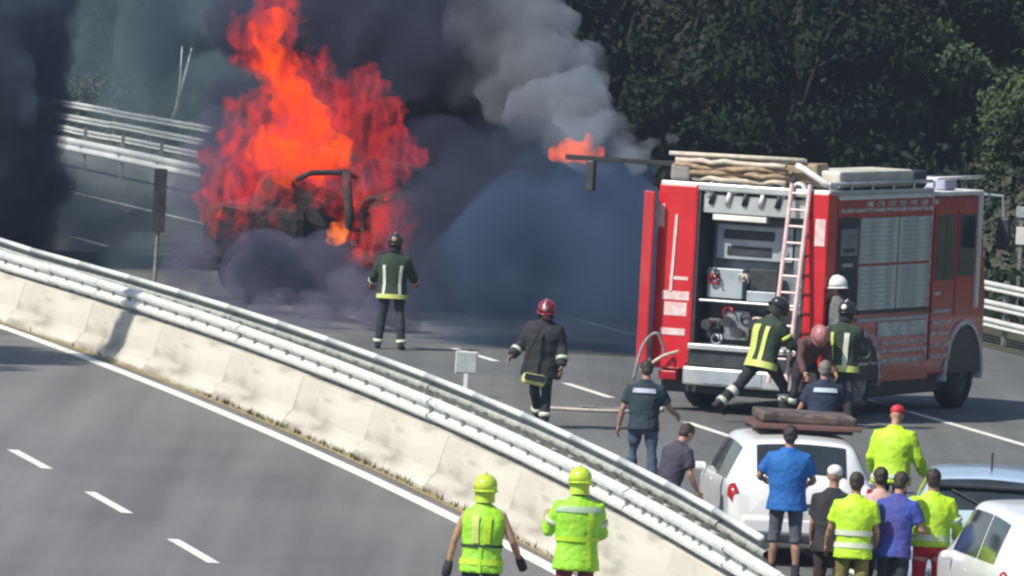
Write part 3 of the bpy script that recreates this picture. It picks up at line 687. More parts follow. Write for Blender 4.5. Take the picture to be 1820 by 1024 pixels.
def rotx(a): return Matrix.Rotation(a, 3, 'X')
TOP = [(-.20, .195, .150), (-.08, .185, .140), (.06, .168, .125), (.20, .178, .130), (.33, .195, .135), (.43, .195, .120), (.495, .150, .095), (.535, .085, .08), (.57, .062, .066)]
def prof_at(z):
    for (a, b) in zip(TOP, TOP[1:]):
        if z <= b[0]:
            t = (z - a[0]) / (b[0] - a[0]); t = max(0, t); return a[1] + (b[1] - a[1]) * t, a[2] + (b[2] - a[2]) * t
    return TOP[-1][1:]
def person(label, px, py, hgt, yaw, anchor='top', lean=0, side=0, legs=((4, 3, 6), (-3, 3, 4)), arms=((8, 12, 18, 0), (8, 12, 18, 0)), head=(0, 0),
           top=BLK, sleeve='long', hem=-.16, bottom=BLK, leglen='long', cap=('hair', HAIR), bands=(), shoes=BLK, glove=None, bulk=1.0, group=None, collar=None, Y=None, twist=0, drop=0.):
    """px, py: pixel of the head top (anchor top) or of the feet (anchor feet). angles in degrees:
       legs = (hip flex, abduct, knee) left,right; arms = (shoulder flex, abduct, elbow flex, inward)"""
    S = hgt / 1.80
    T = Matrix.Rotation(R(twist), 3, 'Z') @ Matrix.Rotation(R(side), 3, 'Y') @ rotx(-R(lean))
    J = {}; low = 0; feet = []
    for i, sx in enumerate((-1, 1)):
        fl, ab, kn = legs[i]; hip = Vector((sx * .095, 0, -.03))
        th = Vector((sx * math.sin(R(ab)), math.sin(R(fl)), -math.cos(R(fl)))).normalized()
        f2 = R(fl - kn); shn = Vector((sx * math.sin(R(ab)) * .8, math.sin(f2), -math.cos(f2))).normalized()
        knee = hip + th * .44; ank = knee + shn * .41
        J[i] = (hip, knee, ank, f2); low = min(low, ank.z)
    zp = -low + .09
    # body, head and clothes share this pelvis height
    O = Vector((0, 0, zp - drop))
    def tf(p): return O + T @ Vector(p)
    body = MB(); topm = MB(); bot = MB(); sh = []
    k = .9
    TB = [(-.10, .13, .09)] + [q for q in TOP if q[0] > 0]
    body.tube([tf((0, 0, z)) for z, a, b in TB], [(a * k * (1 if z > .45 else .9), b * k * (1 if z > .45 else .92)) for z, a, b in TB], 18, ref=T @ Vector((0, 1, 0)))
    zs = [q for q in TOP if q[0] >= hem - .001]; zs = [(hem, *[v * 1.02 for v in prof_at(hem)])] + zs[1:] if zs[0][0] > hem + .01 or True else zs
    rT = T @ Vector((0, 1, 0))
    zs = sorted(set(zs)); zs = [q for i, q in enumerate(zs) if i == 0 or q[0] > zs[i - 1][0] + .01]
    topm.tube([tf((0, 0, z)) for z, a, b in zs], [(a * 1.04 * bulk, b * 1.06 * bulk) for z, a, b in zs], 20, ref=rT)
    # head
    Hd = T @ Matrix.Rotation(R(head[0]), 3, 'Z') @ rotx(-R(head[1]))
    nb = Vector((0, .0, .52)); hc = tf(nb) + T @ Vector((0, 0, .07)) + Hd @ Vector((0, .015, .115))
    def hf(p): return hc + Hd @ Vector(p)
    body.tube([tf((0, 0, .50)), tf((0, .005, .58)), hf((0, -.01, -.05))], [.062, .056, .056], 14)
    body.ell(hf((0, 0, .015)), (.076, .095, .105), 18, 12, Hd)
    body.ell(hf((0, .03, -.055)), (.056, .062, .062), 14, 9, Hd)
    body.ell(hf((0, .098, -.012)), (.014, .022, .022), 8, 6, Hd); body.ell(hf((0, .088, -.052)), (.026, .012, .01), 8, 6, Hd)
    for sx in (-1, 1): body.ell(hf((sx * .079, -.005, -.005)), (.012, .02, .032), 8, 6, Hd)
    # legs
    lw = 1.0 if leglen == 'long' else .96
    for i, sx in enumerate((-1, 1)):
        hip, knee, ank, f2 = [(O + q if isinstance(q, Vector) else q) for q in J[i]]
        mid = hip.lerp(knee, .5) + Vector((0, .01, 0)); calf = knee.lerp(ank, .35) - Vector((0, .012, 0))
        body.tube([hip + Vector((0, 0, .06)), hip, mid, knee, calf, knee.lerp(ank, .75), ank], [.08, .088, .07, .052, .054, .038, .036], 12)
        e = ank if leglen == 'long' else knee.lerp(ank, .18)
        pts = [hip + Vector((0, 0, .07)), hip, mid, knee] + ([calf, knee.lerp(ank, .8), ank.lerp(knee, .04)] if leglen == 'long' else [knee.lerp(ank, .16)])
        rr = [.098, .103, .088, .072] + ([.074, .068, .07] if leglen == 'long' else [.08])
        bot.tube(pts, rr, 14)
        # foot: heel to toe, level with the ground when standing, tipped when the shank is tilted
        tip = max(-.2, min(.9, -f2 * .55)) if abs(f2) > .35 else 0
        Fm = Matrix.Rotation(-R(8) * sx, 3, 'Z') @ rotx(-tip)
        m_ = MB(); fp = lambda q: ank + Fm @ Vector(q)
        m_.tube([fp((0, -.09, -.045)), fp((0, -.05, -.035)), fp((0, .05, -.045)), fp((0, .14, -.06)), fp((0, .185, -.068))], [(.03, .03), (.045, .05), (.046, .042), (.048, .028), (.03, .018)], 12, ref=(0, 0, 1))
        m_.tube([fp((0, -.025, -.03)), ank + (knee - ank) * .22], [.05, .054], 12)
        body.ell(fp((0, .03, -.05)), (.035, .1, .03), 10, 7, Fm)
        sh.append(m_)
    pel = [(-.13, .165, .12), (-.04, .178, .132), (.06, .168, .125), (.12, .16, .12)]
    bot.tube([O + Vector((0, 0, z)) if z < 0 else tf((0, 0, z)) for z, a, b in pel], [(a * 1.0, b * 1.0) for z, a, b in pel], 18, ref=(0, 1, 0))
    bot.ell(O + Vector((0, 0, -.02)), (.17, .13, .1), 16, 9)
    # arms
    hands = MB(); arminfo = []
    for i, sx in enumerate((-1, 1)):
        fl, ab, el, inw = arms[i]
        shd = Vector((sx * .185, 0, .445)); 
        u = Vector((sx * math.sin(R(ab)), math.sin(R(fl)) * math.cos(R(ab)), -math.cos(R(fl)) * math.cos(R(ab)))).normalized()
        f3 = R(fl + el)
        fo = Vector((sx * math.sin(R(ab)) * .6 - sx * math.sin(R(inw)), math.sin(f3) * math.cos(R(inw)), -math.cos(f3) * math.cos(R(inw)))).normalized()
        elb = shd + u * .29; wr = elb + fo * .25
        SHd, EL, WR = tf(shd), tf(elb), tf(wr); FO = T @ fo; arminfo.append((SHd, EL, WR))
        inn = tf(shd - Vector((sx * .07, 0, -.005)))
        body.tube([inn, SHd, SHd.lerp(EL, .5), EL, EL.lerp(WR, .35), WR], [.05, .055, .046, .038, .04, .027], 12)
        if sleeve == 'long':
            topm.tube([inn, SHd, SHd.lerp(EL, .5), EL, EL.lerp(WR, .5), WR.lerp(EL, .04)], [r * bulk for r in (.066, .076, .066, .058, .056, .05)], 12)
        elif sleeve == 'short':
            topm.tube([inn, SHd, SHd.lerp(EL, .45), SHd.lerp(EL, .72)], [r * bulk for r in (.066, .072, .066, .068)], 12)
        elif sleeve == 'vest':
            topm.tube([inn, SHd], [.066, .062], 12)
        # hand
        lat = FO.cross(T @ Vector((sx, 0, 0))).normalized(); nrm = lat.cross(FO).normalized() * (-sx) * -1
        if nrm.dot(T @ Vector((-sx, 0, 0))) < 0: nrm = -nrm
        kn_ = WR + FO * .095
        hands.tube([WR - FO * .02, WR + FO * .03, kn_], [(.026, .02), (.034, .017), (.042, .014)], 12, ref=nrm)
        for q, (of, ln) in enumerate(((-.030, .066), (-.010, .078), (.011, .074), (.031, .058))):
            p0 = kn_ + lat * of - FO * .01; d = FO; pts = [p0]
            for s_, cu in enumerate((22, 38, 30)):
                d = (Matrix.Rotation(R(cu), 3, nrm.cross(d).normalized()) @ d) if False else (d * math.cos(R(cu)) + nrm * math.sin(R(cu))).normalized(); pts.append(pts[-1] + d * ln * (.42, .32, .26)[s_])
            hands.tube(pts, [.0095, .009, .0082, .006], 8)
        fwdl = lat if lat.dot(T @ Vector((0, 1, 0))) + .3 * lat.z > 0 else -lat
        t0 = WR + FO * .03 + fwdl * .028
        hands.tube([t0, t0 + (FO * .6 + fwdl * .7 + nrm * .2).normalized() * .035, t0 + FO * .05 + fwdl * .035 + nrm * .025], [.012, .011, .008], 8)
    # place in the world
    ro = Matrix.Rotation(R(yaw), 3, 'Z')
    if anchor == 'top':
        ht = (hc.z + .13) * S
        pos = g(px, py, ht); off = (ro @ Vector((hc.x, hc.y, 0))) * S; pos = Vector((pos.x - off.x, pos.y - off.y, 0))
    else:
        pos = g(px, py, 0)
    root = empty('person', pos, R(yaw), label, 'person', group); root.scale = (S, S, S)
    me = remesh(body, .0115, smooth_it=1)
    bm = bmesh.new(); bm.from_mesh(me); hm = hands.mesh('h'); bm.from_mesh(hm); bm.to_mesh(me); bm.free()
    b_ = link('body', me, SKIN, root, smooth=True)
    for sx in (-1, 1):
        e_ = obj('eye', MB().ell(hf((sx * .03, .086, .014)), (.012, .009, .009), 8, 6, Hd), MATE, root, smooth=True)
    link('top' if sleeve != 'long' else 'jacket', remesh(topm, .017, .028, .13, disp2=.012, dscale2=.05), top, root, smooth=True)
    link('trousers' if leglen == 'long' else 'shorts', remesh(bot, .017, .026, .12, disp2=.01, dscale2=.05), bottom, root, smooth=True)
    for m_ in sh: link('shoe', remesh(m_, .011), shoes, root, smooth=True)
    if glove is not None:
        for SHd, EL, WR in arminfo:
            d = (WR - EL).normalized(); obj('glove', MB().tube([WR - d * .03, WR + d * .05, WR + d * .13, WR + d * .15], [.04, .05, .046, .02], 12), glove, root, smooth=True)
    # bands: ('h', z0, z1, mat) ring on the torso; ('v', deg, width, z0, z1, mat) strip; ('a'|'l'|'L', t, len, mat) ring on arms / legs
    def tors(z, ph, ex=.012):
        a, b = prof_at(z); a = a * 1.04 * bulk + ex; b = b * 1.06 * bulk + ex
        return tf((a * math.sin(ph), b * math.cos(ph), z))
    for bd in bands:
        if bd[0] == 'h':
            mb = MB(); n = 32; v = []; zz = (bd[1], (bd[1] + bd[2]) / 2, bd[2])
            for z in zz: v += [tors(z, 2 * math.pi * q / n) for q in range(n)]
            mb.add(v, [(j * n + q, j * n + (q + 1) % n, (j + 1) * n + (q + 1) % n, (j + 1) * n + q) for j in range(2) for q in range(n)])
            obj('reflective_band', mb, bd[3], root, smooth=True)
        elif bd[0] == 'v':
            mb = MB(); n = 10; v = []; zl = [bd[3] + (bd[4] - bd[3]) * q / n for q in range(n + 1)]
            for z in zl:
                a, b = prof_at(z); dph = bd[2] / (a + b)
                v += [tors(z, R(bd[1]) - dph, .014), tors(z, R(bd[1]), .016), tors(z, R(bd[1]) + dph, .014)]
            mb.add(v, [(3 * q + s_, 3 * q + s_ + 1, 3 * q + s_ + 4, 3 * q + s_ + 3) for q in range(n) for s_ in range(2)])
            obj('reflective_strip', mb, bd[5], root, smooth=True)
        elif bd[0] == 'a':
            for SHd, EL, WR in arminfo:
                A, B = (SHd, EL) if bd[1] < 1 else (EL, WR); t_ = bd[1] % 1
                p_ = A.lerp(B, t_); d = (B - A).normalized(); r_ = (.073 if bd[1] < 1 else .062) * bulk
                obj('sleeve_band', MB().tube([p_ - d * bd[2] / 2, p_ + d * bd[2] / 2], r_, 16), bd[3], root, smooth=True)
        elif bd[0] == 'l':
            for i in (0, 1):
                hip, knee, ank, f2 = [(O + q if isinstance(q, Vector) else q) for q in J[i]]
                A, B = (hip, knee) if bd[1] < 1 else (knee, ank); t_ = bd[1] % 1
                p_ = A.lerp(B, t_); d = (B - A).normalized()
                obj('trouser_band', MB().tube([p_ - d * bd[2] / 2, p_ + d * bd[2] / 2], .09 if bd[1] < 1 else .083, 16), bd[3], root, smooth=True)
    # head gear
    kind, hm_ = cap[0], cap[1]
    if kind == 'helmet':
        mb = MB(); n = 24; v = []
        rings = [(-.02, 1.02), (.03, 1.03), (.075, .95), (.11, .74), (.135, .42), (.147, .02)]
        for z, s_ in rings:
            v += [hf((.118 * s_ * math.sin(2 * math.pi * q / n), -.008 + .142 * s_ * math.cos(2 * math.pi * q / n), z + .02)) for q in range(n)]
        mb.add(v, [(j * n + q, j * n + (q + 1) % n, (j + 1) * n + (q + 1) % n, (j + 1) * n + q) for j in range(5) for q in range(n)] + [tuple(range(n))])
        h_ = obj('helmet', mb, hm_, root, smooth=True)
        mb = MB(); v = []
        for ex, z in ((1.0, .004), (1.22, -.012), (1.20, -.022), (1.0, -.01)):
            v += [hf((.12 * (1 + (ex - 1) * .55) * math.sin(2 * math.pi * q / n), -.008 + .144 * (1 + (ex - 1) * (1.0 if math.cos(2 * math.pi * q / n) > 0 else .8)) * math.cos(2 * math.pi * q / n), z)) for q in range(n)]
        mb.add(v, [(j * n + q, j * n + (q + 1) % n, ((j + 1) % 4) * n + (q + 1) % n, ((j + 1) % 4) * n + q) for j in range(4) for q in range(n)])
        obj('brim', mb, hm_, h_, smooth=True)
        mb = MB().tube([hf((0, -.14, .07)), hf((0, -.08, .145)), hf((0, 0, .17)), hf((0, .08, .15)), hf((0, .13, .08))], [(.012, .012)] * 5, 8); obj('ridge', mb, cap[2] if len(cap) > 2 else hm_, h_, smooth=True)
        mb = MB(); v = []
        for z, s_ in ((.0, 1.0), (-.06, .95), (-.13, .98)):
            v += [hf((.108 * s_ * math.sin(R(a)), -.008 + .125 * s_ * math.cos(R(a)), z)) for a in range(80, 281, 20)]
        mb.add(v, [(j * 11 + q, j * 11 + q + 1, (j + 1) * 11 + q + 1, (j + 1) * 11 + q) for j in range(2) for q in range(10)])
        obj('neck_guard', mb, BLK if len(cap) < 4 else cap[3], h_, smooth=True)
        if len(cap) > 2: obj('helmet_badge', MB().ell(hf((0, .118 if len(cap) < 5 else -.135, .06)), (.045, .03, .045), 12, 8, Hd), cap[2], h_, smooth=True)
    elif kind == 'hair':
        mb = MB(); mb.ell(hf((0, -.014, .034)), (.088, .102, .096), 18, 12, Hd); mb.ell(hf((0, -.045, -.02)), (.074, .062, .075), 14, 9, Hd)
        link('hair', remesh(mb, .011, .022, .03, smooth_it=1), hm_, root, smooth=True)
    elif kind == 'cap':
        mb = MB(); mb.ell(hf((0, -.008, .055)), (.09, .106, .078), 18, 12, Hd)
        c_ = obj('cap', mb, hm_, root, smooth=True)
        mb = MB(); v = []
        for r_ in (.085, .165):
            v += [hf((.085 * math.sin(R(a)) * (1.0), -.01 + r_ * math.cos(R(a)) * 1.05, .035 if r_ < .1 else .02)) for a in range(-80, 81, 16)]
        mb.add(v, [(q, q + 1, 11 + q + 1, 11 + q) for q in range(10)]); obj('peak', mb, hm_, c_, smooth=True)
    if collar is not None:
        obj('shoulder_patch', (lambda mb: (mb.add([tors(z, R(a), .015) for z in (.39, .45) for a in range(140, 221, 10)], [(q, q + 1, 9 + q + 1, 9 + q) for q in range(8)]), mb)[1])(MB()), collar, root, smooth=True)
    root['_'] = 0; del root['_']
    return root, dict(tf=tf, hf=hf, arms=arminfo, T=T)

FB = [('h', -.10, -.04, PALE), ('a', 1.55, .04, TAPE)]
def ap(who, loc):   # a point in a person's own space, in the world
    r, _ = who; return Matrix.Translation(r.location) @ Matrix.Rotation(r.rotation_euler.z, 4, 'Z') @ (Vector(loc) * r.scale.x)
nozzleman = person('firefighter with black helmet and pale back stripes standing before the flames', 703, 418, 1.86, -4, lean=2,
    legs=((4, 7, 5), (-4, 7, 4)), arms=((14, 26, 44, 8), (18, 24, 52, 8)), top=DGREEN, bottom=NAVY, cap=('helmet', BLKH, mat('dull_gold', (.4, .26, .12), .4), BLK, 1), bulk=1.22,
    bands=[('v', 148, .035, -.12, .36, PALE), ('v', 212, .035, -.12, .36, PALE), ('h', -.16, -.09, LIME), ('a', 1.6, .05, TAPE), ('l', 1.9, .05, PALE)], glove=mat('glove_rust', (.42, .12, .07), .8))
walker = person('firefighter in red helmet and bulky dark coat walking between the smoke and the small sign', 972, 536, 1.84, 160, lean=4, side=-4,
    legs=((16, 4, 6), (-14, 4, 22)), arms=((4, 22, 26, 0), (10, 26, 38, 0)), head=(8, 8), top=BLK, bottom=BLK, cap=('helmet', REDH, VISOR), bulk=1.42, hem=-.24,
    bands=[('a', 1.5, .05, TAPE), ('l', 1.75, .06, PALE)])
r_, inf = walker
SATCH = mat('yellow_bag', (.62, .62, .24), .7, 0, (.4, .42, .14), 8)
p = g(950, 705, .82); t = empty('rescue_bag', (p.x, p.y - .25, .66), R(10), 'small yellow and black bag hanging at the hip of the red helmeted firefighter', 'bag')
obj('bag_body', MB().box((0, 0, 0), (.34, .16, .16), Matrix.Rotation(R(8), 3, 'Y')), SATCH, t, bevel=.04); obj('bag_flap', MB().box((.0, -.085, .03), (.3, .02, .09), Matrix.Rotation(R(8), 3, 'Y')), BLK, t, bevel=.01)
obj('strap', MB().tube([(-.15, 0, .05), (-.1, .02, .4), (.05, .04, .72)], (.02), 8), BLK, t)
t.location.y = walker[0].location.y - .34; q = g(948, 690, .72); t.location.x = q.x * t.location.y / q.y; t.location.z = .70

person('man in dark t-shirt with pale band across the shoulders and blue jeans, back to us', 1150, 640, 1.78, -8, lean=5, legs=((10, 5, 14), (-4, 6, 8)),
    arms=((-4, 20, 22, 0), (22, 28, 50, 0)), head=(15, 14), top=mat('dark_teal_cotton', (.012, .030, .042), .85, 0, (.02, .04, .055), 5, .4, 25), sleeve='short', hem=-.10, bottom=JEANS, shoes=BLK,
    collar=mat('pale_print', (.42, .46, .56), .6), bulk=1.12)
person('man in dark plum t-shirt bending towards the white car by the guardrail', 1222, 752, 1.70, -50, lean=20, legs=((22, 4, 20), (-6, 5, 12)),
    arms=((14, 12, 22, 4), (20, 14, 30, 4)), head=(0, 15), top=DPURP, sleeve='short', hem=-.18, bottom=mat('greenish_trousers', (.05, .06, .05), .85), bulk=1.08)
person('firefighter in lime and black jacket lunging over the fire engine rear step, one leg back', 1350, 752, 1.98, -50, anchor='feet', lean=14, legs=((-38, 6, 12), (36, 8, 36)),
    arms=((60, 18, 30, 0), (42, 16, 50, 0)), head=(-10, 24), top=DGREEN, bottom=BLK, cap=('helmet', BLKH), bulk=1.24,
    bands=[('v', 205, .15, -.12, .42, LIME), ('v', 150, .04, -.12, .40, LIME), ('h', -.16, -.07, LIME), ('l', 1.35, .09, PALE), ('l', 1.85, .06, TAPE), ('a', .6, .05, LIME), ('a', 1.6, .05, LIME)])
person('firefighter with faded pink red helmet stooping beside the ladder', 1424, 755, 1.80, 200, anchor='feet', lean=48, legs=((30, 8, 44), (8, 10, 24)),
    arms=((60, 12, 40, 4), (66, 10, 30, 6)), head=(0, 28), top=BROWN, bottom=BLK, cap=('helmet', mat('faded_pink_helmet', (.48, .20, .20), .4)), bands=[('l', 1.3, .08, PALE), ('h', -.16, -.10, TAPE)])
stepman = person('firefighter in grey jacket with white helmet at the side step of the fire engine', 1482, 752, 1.80, 100, anchor='feet', lean=2, legs=((6, 4, 6), (-6, 4, 8)),
    arms=((12, 14, 40, 0), (20, 12, 50, 0)), top=GREYT, bottom=BLK, cap=('helmet', WHITEC), bands=[('h', -.12, -.06, TAPE), ('a', 1.5, .06, PALE)])
stepman[0].location = ftp(W_ + .16, .2, .34)
obj('side_step', MB().span((W_ + .0, .02, .27), (W_ + .52, .55, .345)), DK, ft, bevel=.01)
person('firefighter in black jacket with lime back stripes and head lamp by the rear wheel', 1492, 760, 1.84, -20, anchor='feet', lean=3, legs=((6, 5, 6), (-6, 5, 8)),
    arms=((14, 12, 44, 4), (16, 14, 46, 4)), top=DGREEN, bottom=NAVY, cap=('helmet', BLKH, WHITEC, BLK, 1), bulk=1.18,
    bands=[('v', 160, .05, -.12, .40, PALE), ('v', 215, .04, -.12, .40, LIME), ('h', -.16, -.07, LIME), ('a', 1.5, .05, TAPE)])
person('man in navy shirt with pale band across the back beyond the white car', 1467, 640, 1.76, 6, lean=6, legs=((6, 5, 6), (-6, 5, 8)),
    arms=((10, 24, 30, 0), (12, 26, 30, 0)), top=mat('midnight_cotton', (.012, .020, .05), .85, 0, (.02, .03, .065), 5), sleeve='short', bottom=NAVY, collar=mat('pale_blue_print', (.50, .60, .66), .6), bulk=1.2, cap=('hair', mat('grey_hair', (.2, .17, .15), .7)))
person('man in royal blue t-shirt and grey shorts standing at the rear of the white hatchback', 1406, 755, 1.80, -6, lean=0, legs=((2, 4, 2), (-2, 4, 2)),
    arms=((16, 34, 62, 30), (18, 22, 60, 30)), head=(0, 4), top=BLUE, sleeve='short', hem=-.16, bottom=GREYTR, leglen='short', bulk=1.22)
person('man in black shirt and white cap standing right of the blue shirt man', 1485, 826, 1.74, -10, lean=2, top=BLK, sleeve='short', bottom=mat('brown_trousers', (.05, .035, .03), .9), cap=('cap', WHITEC), bulk=1.1,
    arms=((10, 8, 20, 0), (10, 8, 20, 0)))
person('person in bright hi-vis jacket and red cap standing on the far lane alone', 1596, 720, 1.78, -14, lean=8, legs=((6, 6, 6), (-6, 6, 8)),
    arms=((16, 20, 40, 10), (12, 24, 30, 0)), head=(-8, 14), top=HIVIS, bottom=NAVY, cap=('cap', mat('red_cap', (.55, .03, .04), .6, 0, (.45, .02, .03), 6)), bulk=1.28, bands=[('h', -.10, -.05, PALE)])
person('dark haired person in hi-vis yellow vest with pale hem bands right of the white cap', 1524, 838, 1.72, -6, lean=3, top=HIVIS, sleeve='short', bottom=mat('olive_trousers', (.22, .20, .06), .85),
    arms=((8, 18, 26, 0), (10, 14, 40, 10)), bulk=1.14, bands=[('h', -.04, .02, PALE), ('h', .10, .16, PALE)])
person('person in pale pink top squeezed between the hi-vis vest and the violet blue shirt', 1566, 829, 1.72, 14, lean=4, top=mat('pale_pink_cotton', (.62, .40, .38), .8), sleeve='short', bottom=NAVY,
    arms=((14, 16, 50, 10), (12, 14, 40, 10)), bulk=1.05)
person('person in violet blue shirt with bent arms by the red trousered rescuer', 1603, 838, 1.74, -24, lean=8, top=PURP, sleeve='short', bottom=NAVY,
    arms=((10, 26, 60, 10), (14, 22, 80, 20)), bulk=1.12, head=(0, 10))
person('person in hi-vis jacket and red trousers standing beside the white estate car', 1660, 832, 1.76, 2, lean=2, top=HIVIS, bottom=REDC,
    arms=((12, 22, 40, 12), (12, 24, 44, 12)), bulk=1.16, hem=-.05, bands=[('h', .02, .09, PALE), ('a', .7, .05, PALE), ('l', .35, .05, mat('pink_tape', (.7, .35, .35), .5))])
person('rescuer with yellow helmet and black harness over a sleeveless hi-vis vest on the near road', 864, 848, 1.82, -6, lean=2, top=HIVISG, sleeve='vest', hem=-.14, bottom=NAVY,
    arms=((-6, 20, 14, 0), (2, 26, 40, 0)), cap=('helmet', YELH, YELH, YELH), bulk=1.16, glove=BLK, legs=((3, 4, 3), (-3, 4, 3)),
    bands=[('h', -.06, .0, HIVIS), ('h', .12, .145, DGREEN), ('v', 165, .05, .16, .44, HIVIS), ('v', 195, .05, .16, .44, LIME), ('v', 180, .025, -.14, .12, HIVISG)])
person('rescuer in long hi-vis jacket and dark red trousers beside the barrier, yellow helmet', 1032, 835, 1.84, 8, lean=1, top=HIVISG, sleeve='long', hem=-.20, bottom=mat('dark_red_trousers', (.22, .015, .03), .8, 0, (.14, .02, .04), 4),
    arms=((20, 22, 96, 20), (14, 16, 60, 30)), cap=('helmet', YELH, YELH, YELH), bulk=1.22, glove=mat('tan_glove', (.45, .36, .18), .8), legs=((3, 4, 3), (-3, 4, 3)), head=(-10, 6),
    bands=[('h', .10, .15, HIVIS), ('v', 155, .04, -.16, .4, HIVIS), ('h', .40, .46, mat('grey_green_collar', (.35, .48, .36), .6)), ('a', .6, .05, PALE)])

# ------------------------------------------------------------------ cars
WCAR = mat('white_lacquer', (.80, .81, .80), .3, 0, (.74, .75, .74), 1.2, coat=.6)
SCAR = mat('silver_blue_lacquer', (.46, .60, .78), .28, .2, (.42, .50, .60), 1.2, coat=.7)
PLATE = mat('number_plate', (.7, .7, .66), .4)
def car(name, label, loc, yaw, secs, paint, glass_u, rear_v, win_u, lamps, plate_z=.62, zw=.31, whl=(.75, 3.2), wtrack=.74):
    """secs rows: y, zbot, zbelt, ztop, wlow, wbelt, wroof"""
    t = empty('car', loc, R(yaw), label, 'car')
    def ring(s):
        y, zb, zl, zt, w1, w2, w3 = s; zl = min(zl, zt - .03)
        h = [(0, zb), (w1 * .88, zb), (w1, zb + .14), (w2 * 1.0, zb + (zl - zb) * .62), (w2 * .985, zl), (w3, zt - .09 if zt - zl > .2 else zl + .01), (w3 - .16, zt - .012), (0, zt + .015)]
        h = h + [(-x, z) for x, z in h[-2:0:-1]]
        return [Vector((x, y, z)) for x, z in h]
    G = [ring(s) for s in secs]; nv = 14
    def cr(p0, p1, p2, p3, t, k=.5):
        return p1 + (p2 - p0) * (k * t) + (p0 * 2 * k - p1 * (3 - k) + p2 * (3 - 2 * k) - p3 * k) * t * t + (-p0 * k + p1 * (2 - k) - p2 * (2 - k) + p3 * k) * t ** 3
    def S(u, v, kk=.32):
        i = max(0, min(len(G) - 2, int(u))); t_ = u - i; j = int(math.floor(v)); s_ = v - j
        def row(r): r = max(0, min(len(G) - 1, r)); q = G[r]; return cr(q[(j - 1) % nv], q[j % nv], q[(j + 1) % nv], q[(j + 2) % nv], s_, kk)
        return cr(row(i - 1), row(i), row(i + 1), row(i + 2), t_, kk)
    def patch(nm, u0, u1, v0, v1, m, off, par, nu=10, nw=10, fn=None):
        mb = MB(); v = []
        for a in range(nu + 1):
            for b in range(nw + 1):
                u = u0 + (u1 - u0) * a / nu; vv_ = v0 + (v1 - v0) * b / nw
                if fn: u, vv_ = fn(a / nu, b / nw)
                e = .02; du = S(u + e, vv_) - S(u - e, vv_) if u > e else S(u + e, vv_) - S(u, vv_); dv = S(u, vv_ + e) - S(u, vv_ - e)
                nrm = dv.cross(du); 
                if nrm.length > 1e-9: nrm.normalize()
                c = S(u, vv_); 
                if nrm.dot(c - Vector((0, c.y, .8))) < 0 and abs(nrm.y) < .8: nrm = -nrm
                if abs(nrm.y) >= .8 and nrm.y > 0 and c.y < 1: nrm = -nrm
                v.append(c + nrm * off)
        mb.add(v, [(a * (nw + 1) + b, a * (nw + 1) + b + 1, (a + 1) * (nw + 1) + b + 1, (a + 1) * (nw + 1) + b) for a in range(nu) for b in range(nw)])
        return obj(nm, mb, m, par, smooth=True)
    mb = MB(); v = []; NU = (len(G) - 1) * 6; NV = nv * 5
    for a in range(NU + 1):
        for b in range(NV): v.append(S(a / 6, b / 5))
    f = [(a * NV + b, a * NV + (b + 1) % NV, (a + 1) * NV + (b + 1) % NV, (a + 1) * NV + b) for a in range(NU) for b in range(NV)]
    f += [tuple(range(NV)), tuple(NU * NV + b for b in range(NV))]
    mb.add(v, f); body = obj('body', mb, paint, t, smooth=True)
    body.modifiers.new('e', 'EDGE_SPLIT').split_angle = R(50)
    rg_ = patch('rear_window', glass_u[0], glass_u[1], rear_v[0], rear_v[1], GLASS, .008, t, 8, 12)
    a, b = glass_u; obj('wiper', MB().tube([S(a + .05, 7.0) + Vector((0, -.03, .02)), S(a + (b - a) * .5, 7.7) + Vector((0, -.03, .02))], .012, 6), DK, rg_)
    for (u0, u1) in win_u:
        patch('side_window', u0, u1, 4.12, 4.9, GLASS, .006, t, 6, 5); patch('side_window', u0, u1, 9.1, 9.88, GLASS, .006, t, 6, 5)
    patch('windscreen', len(G) - 4.6, len(G) - 3.9, 5.9, 8.1, GLASS, .006, t, 6, 10)
    for lm in lamps:
        u0, u1, v0, v1 = lm; patch('tail_light', u0, u1, v0, v1, LAMPR, .012, t, 5, 5); patch('tail_light', u0, u1, 14 - v1, 14 - v0, LAMPR, .012, t, 5, 5)
    y0 = secs[0][0]
    obj('bumper', MB().box((0, y0 + .02, .48), (secs[1][4] * 1.8, .14, .22)), paint, t, bevel=.05)
    obj('bumper_insert', MB().box((0, y0 - .0, .34), (secs[1][4] * 1.5, .12, .1)), DK, t, bevel=.02)
    pl = obj('number_plate', MB().box((0, y0 - .03, plate_z), (.5, .015, .11)), PLATE, t, bevel=.004)
    obj('hatch_handle', MB().box((0, y0 - .02, plate_z + .12), (.3, .03, .04)), DK, t, bevel=.01)
    for sx in (-1, 1):
        for yy in whl: put_wheel(t, (sx * wtrack, yy, zw), zw, .2)
        obj('mirror', MB().box((sx * (secs[4][5] + .05), 2.75, .98), (.14, .07, .10)), paint, t, bevel=.03)
        obj('door_handle', MB().box((sx * (secs[3][5] + .005), 2.0, .88), (.03, .18, .03)), paint, t, bevel=.008)
    return t, S
